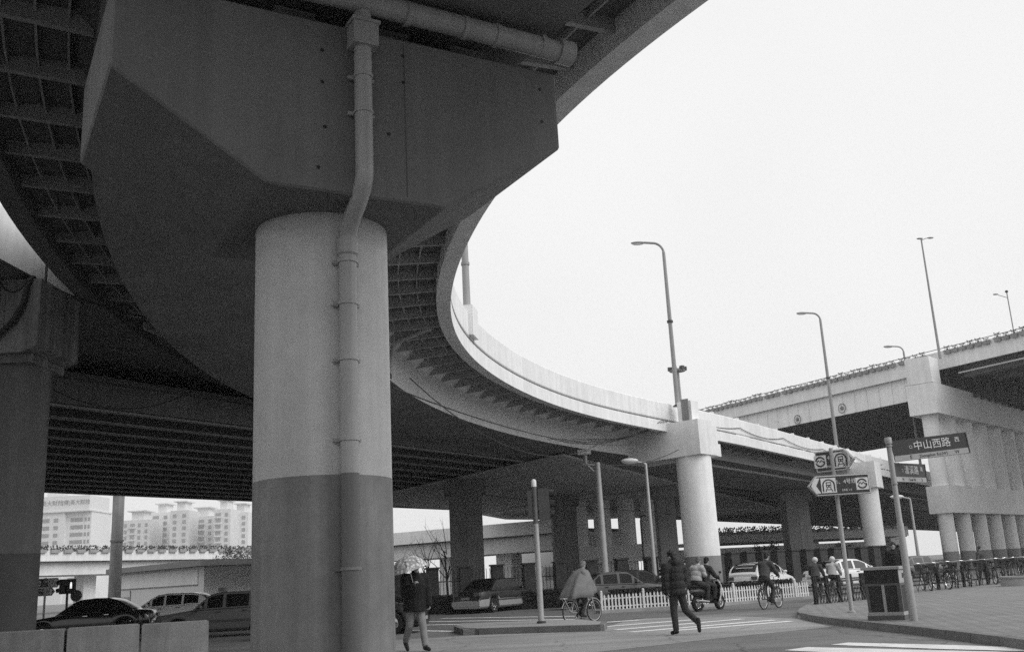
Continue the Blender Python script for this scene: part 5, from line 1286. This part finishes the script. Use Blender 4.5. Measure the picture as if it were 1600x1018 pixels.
    if hood: k.ell(neck-fwd*.10-upv*.02, .10,.14,.11,12,8,rot); capsule(k, neck+lat*.08, neck-lat*.08, .055, .055)
    jo = link('jacket', fuse(k, 'jacket', jacket, .012, 3), t)
    if quilt:
        ax = (chest-pel).normalized(); sdx = Vector((0,1,0)); m_ = jo.data
        for v in m_.vertices:
            h = (v.co-pel).dot(ax); v.co = v.co+v.normal*(.024*abs(math.sin(h*math.pi/.17))-.008)
    if helmet:
        k = MB(); k.ell(head+upv*.065-fwd*.005, .135,.118,.12,16,10,rot); link('helmet', k.mesh('helmet',helmet,True), t)
        k = MB(); k.ell(head+fwd*.09+upv*.03,.05,.09,.03,10,6,rot); link('visor', k.mesh('visor','glass_dark',True), t)
    elif hair:
        k = MB(); k.ell(head+upv*.072-fwd*.018, .108,.088,.108,14,10,rot); k.ell(head-fwd*.055+upv*.01, .062,.078,.085,12,8,rot)
        r2 = random.Random(len(label))
        for i in range(26):
            a = r2.uniform(0,6.28); e = r2.uniform(.2,1.4); dv = (fwd*math.cos(a)*math.cos(e)+lat*math.sin(a)*math.cos(e)+upv*math.sin(e)); capsule(k, head+upv*.06-fwd*.02+dv*.07, head+upv*.07-fwd*.02+dv*.118, .022, .008, 5)
        link('hair', fuse(k, 'hair', hairm, .010, 2), t)
    return t
def standing(step=0.0, back=0.0, arms=(0,0), lean=0.0, h=1.0):
    """a walking pose: step = stride of the left (leading) leg in metres, the right trails"""
    J = dict(pelvis=(0,0,.93), chest=(.02+lean,0,1.30), neck=(.03+lean*1.2,0,1.47), head=(.06+lean*1.3,0,1.60),
        shL=(.02+lean,.19,1.40), shR=(.02+lean,-.19,1.40), hipL=(0,.09,.90), hipR=(0,-.09,.90))
    J['knL'] = (step*.55,.10,.50); J['anL'] = (step,.10,.09); J['toeL'] = (step+.16,.11,.05)
    J['knR'] = (back*.25+.03,-.10,.50); J['anR'] = (back,-.10,.11+abs(back)*.25); J['toeR'] = (back+.13,-.11,.045)
    for sd, a in (('L', arms[0]), ('R', arms[1])):
        y = .25 if sd == 'L' else -.25
        J['el'+sd] = (.02+lean-math.sin(a)*.04+math.sin(a)*.22, y, 1.13); J['wr'+sd] = (.06+lean+math.sin(a)*.42, y*1.02, .89+abs(a)*.05)
    return J
# walking man with the quilted hooded jacket (seen from behind, right heel lifting)
pm_ = atz(1063, 991, 0)
J = standing(.02, -.42, (-.25,.35), .03); J['knL'] = (.03,.09,.49); J['anL'] = (.0,.09,.09); J['toeL'] = (.15,.11,.045)
J['knR'] = (-.04,-.16,.50); J['anR'] = (-.42,-.22,.25); J['toeR'] = (-.40,-.24,.08); J['look'] = (.9,.5,-.05)
person('walking man seen from behind in a dark quilted hooded jacket', pm_, R(112), J, 'jacket_dark', 'jeans_dark', puffy=1.22, hem=.10, hood=True, collar=True, quilt=True, scale=1.04)
# woman under the umbrella, walking towards the camera
pu = atz(650, 1017, 0)
J = standing(.26, -.30, (.1,.1), .02); J['elR'] = (.16,-.26,1.12); J['wrR'] = (.34,-.16,1.26); J['palmR'] = (0,1,0); J['hdR'] = (.3,.5,.9); J['curl'] = 1.2
person('person in a long black coat and pale jeans walking under the small umbrella', pu+Vector((.0,.0,0)), R(-62), J, 'jacket_black', 'jeans_pale', puffy=1.3, hem=.16, collar=True, scale=1.08)
fx, fy2 = math.cos(R(-62)), math.sin(R(-62)); hx = pu+Vector((.34*fx-.16*-fy2, .34*fy2-.16*fx, 1.42))
u = thing('umbrella', 'small patterned umbrella tilted over the walker beside the big pier', 'umbrella', hx); u.rotation_euler = (R(8), R(-14), 0)
k = MB(); rows = []
for i in range(7):
    th = R(62)*i/6; rr, zz_ = .41*math.sin(th)/math.sin(R(62)), .30*(math.cos(th)-math.cos(R(62)))/(1-math.cos(R(62)))
    rows.append([(rr*math.cos(2*math.pi*j/32)*(1-.05*(abs(math.sin(4*2*math.pi*j/32)))*(i/6)), rr*math.sin(2*math.pi*j/32)*(1-.05*(abs(math.sin(4*2*math.pi*j/32)))*(i/6)), zz_+.30) for j in range(32)])
k.grid(rows, True); part('canopy', k, 'umbrella_cloth', u, True)
k = MB(); k.tube([(0,0,-.1),(0,0,.66)], .008, 6); part('shaft', k, 'chrome', u, True)
k = MB(); k.tube([(0,0,-.18),(0,0,-.06)], .016, 8); part('handle', k, 'rubber', u, True)
for j in range(8): a = 2*math.pi*j/8; k = MB(); k.tube([(0,0,.59),(.3*math.cos(a),.3*math.sin(a),.50),(.40*math.cos(a),.40*math.sin(a),.31)], .005, 4); part('rib', k, 'dark_metal', u)
# riders: pelvis over saddle, hands on the bar
def rider(hunch=.25, knee=.1, sx=-.33, sz=.98, grip=(.27,.24,1.06), ped=.12, bar=.0):
    J = dict(pelvis=(sx+.02,0,sz), chest=(sx+.12+hunch*.5,0,sz+.36), neck=(sx+.17+hunch*.7,0,sz+.53), head=(sx+.21+hunch*.8,0,sz+.66),
      shL=(sx+.12+hunch*.5,.18,sz+.45), shR=(sx+.12+hunch*.5,-.18,sz+.45), hipL=(sx+.02,.09,sz-.02), hipR=(sx+.02,-.09,sz-.02),
      knL=(sx+.40,.12,sz-.20+knee), knR=(sx+.36,-.12,sz-.30-knee*.3), anL=(-.17,.11,.48+ped*.4), anR=(-.14,-.11,.24), toeL=(-.02,.12,.455+ped*.4), toeR=(.01,-.12,.19),
      wrL=(grip[0]-.06,grip[1],grip[2]), wrR=(grip[0]-.06,-grip[1],grip[2]), palmL=(0,0,-1), palmR=(0,0,-1), curl=1.3)
    for sd in 'LR':
        s_ = Vector(J['sh'+sd]); w = Vector(J['wr'+sd]); m_ = s_.lerp(w,.5); J['el'+sd] = tuple(m_+Vector((-.02,.06 if sd == 'L' else -.06,-.10)))
    return J
cp = person('cyclist hooded in a grey rain cape', B1[0], B1[1], rider(.32), 'cape', 'jeans_dark', puffy=1.05, hairm='cape')
# the rain cape itself: a tent from the head over arms and bars
k = MB(); rows = []; N = 48
prof = [(.09,0,1.585,.085,.085),(.08,0,1.555,.12,.115),(.05,0,1.51,.19,.21),(.02,0,1.42,.27,.27),(-.05,0,1.25,.38,.33),(-.08,0,1.05,.48,.38),(-.10,0,.86,.58,.42),(-.13,0,.72,.64,.44)]
r2 = random.Random(12); ph = [r2.uniform(0,6.28) for _ in range(4)]
for i, (x, y, z, a, b_) in enumerate(prof):
    row = []
    for j in range(N):
        th = 2*math.pi*j/N; f = i/(len(prof)-1); fold = 1+.11*f*math.sin(th*6+ph[0]+1.3*f)+.05*f*math.sin(th*11+ph[1]); fr = max(0, math.cos(th))
        row.append((x+a*math.cos(th)*fold*(1-.25*fr*f)+.18*fr*f, y+b_*math.sin(th)*fold, z+.22*fr*f*f-.05*f*math.sin(th*3+ph[2])*.5))
    rows.append(row)
k.grid(rows, True); o = part('rain_cape', k, 'cape', cp, 'all')
sd_ = o.modifiers.new('thickness','SOLIDIFY'); sd_.thickness = .006
person('lone cyclist in a dark jacket riding beside the picket fence', B2[0], B2[1], rider(.18), 'jacket_mid', 'jeans_dark', puffy=1.05)
person('rider in a dark jacket and pale helmet, left of the pair', B3[0], B3[1], rider(.12), 'jacket_mid', 'jeans_dark', puffy=1.12, helmet='helmet', scale=.87)
person('rider in a pale jacket and pale helmet, right of the pair', B4[0], B4[1], rider(.12), 'jacket_pale', 'jeans_dark', puffy=1.1, helmet='helmet', scale=.87)
# two on the scooter
person('scooter driver in a dark jacket', SCL[0], SCL[1], dict(rider(.10, .14, -.18, .93, (.34,.30,1.06)), anL=(.20,.13,.42), toeL=(.34,.13,.37), anR=(.20,-.13,.42), toeR=(.34,-.13,.37), knL=(.22,.17,.80), knR=(.22,-.17,.80)), 'jacket_dark', 'jeans_dark', puffy=1.08)
person('pillion passenger in a pale quilted jacket on the scooter', SCL[0], SCL[1], dict(rider(.05, .1, -.60, .96, (-.22,.17,1.14)), anL=(-.30,.20,.38), toeL=(-.15,.21,.34), anR=(-.30,-.20,.38), toeR=(-.15,-.21,.34), knL=(-.20,.20,.80), knR=(-.20,-.20,.80)), 'jacket_pale', 'jeans_dark', puffy=1.08, quilt=True, hairm='bin_mid')
# bystanders
pb = Vector((aty(1401,900,38).x, 38, .13)); person('man in a dark coat standing behind the litter bin', pb, R(-100), standing(.05,-.05), 'jacket_black', 'jeans_dark', puffy=1.15, collar=True, scale=1.04)
pq = Vector((aty(1536,900,50).x, 50, .13)); person('small dark figure among the parked bicycles', pq, R(-60), standing(.1,-.1), 'jacket_mid', 'jeans_dark', puffy=1.1, scale=.9)
HAZE = .00045
# ================================================================== the hazy air
hm = bpy.data.materials.new('haze_air'); hm.use_nodes = True; nt = hm.node_tree
for n_ in list(nt.nodes):
    if n_.type == 'BSDF_PRINCIPLED': nt.nodes.remove(n_)
pv = nt.nodes.new('ShaderNodeVolumePrincipled'); pv.inputs['Color'].default_value = (.99,.99,.99,1); pv.inputs['Density'].default_value = HAZE; pv.inputs['Anisotropy'].default_value = .2
nt.links.new(pv.outputs[0], nt.nodes['Material Output'].inputs['Volume'])
k = MB(); k.box(-300,215,-75,690,-1.0,62); hz = link('haze', bpy.data.meshes.new('haze')); m = hz.data; m.from_pydata(k.v, [], k.f); m.materials.append(hm); hz['kind'] = 'stuff'
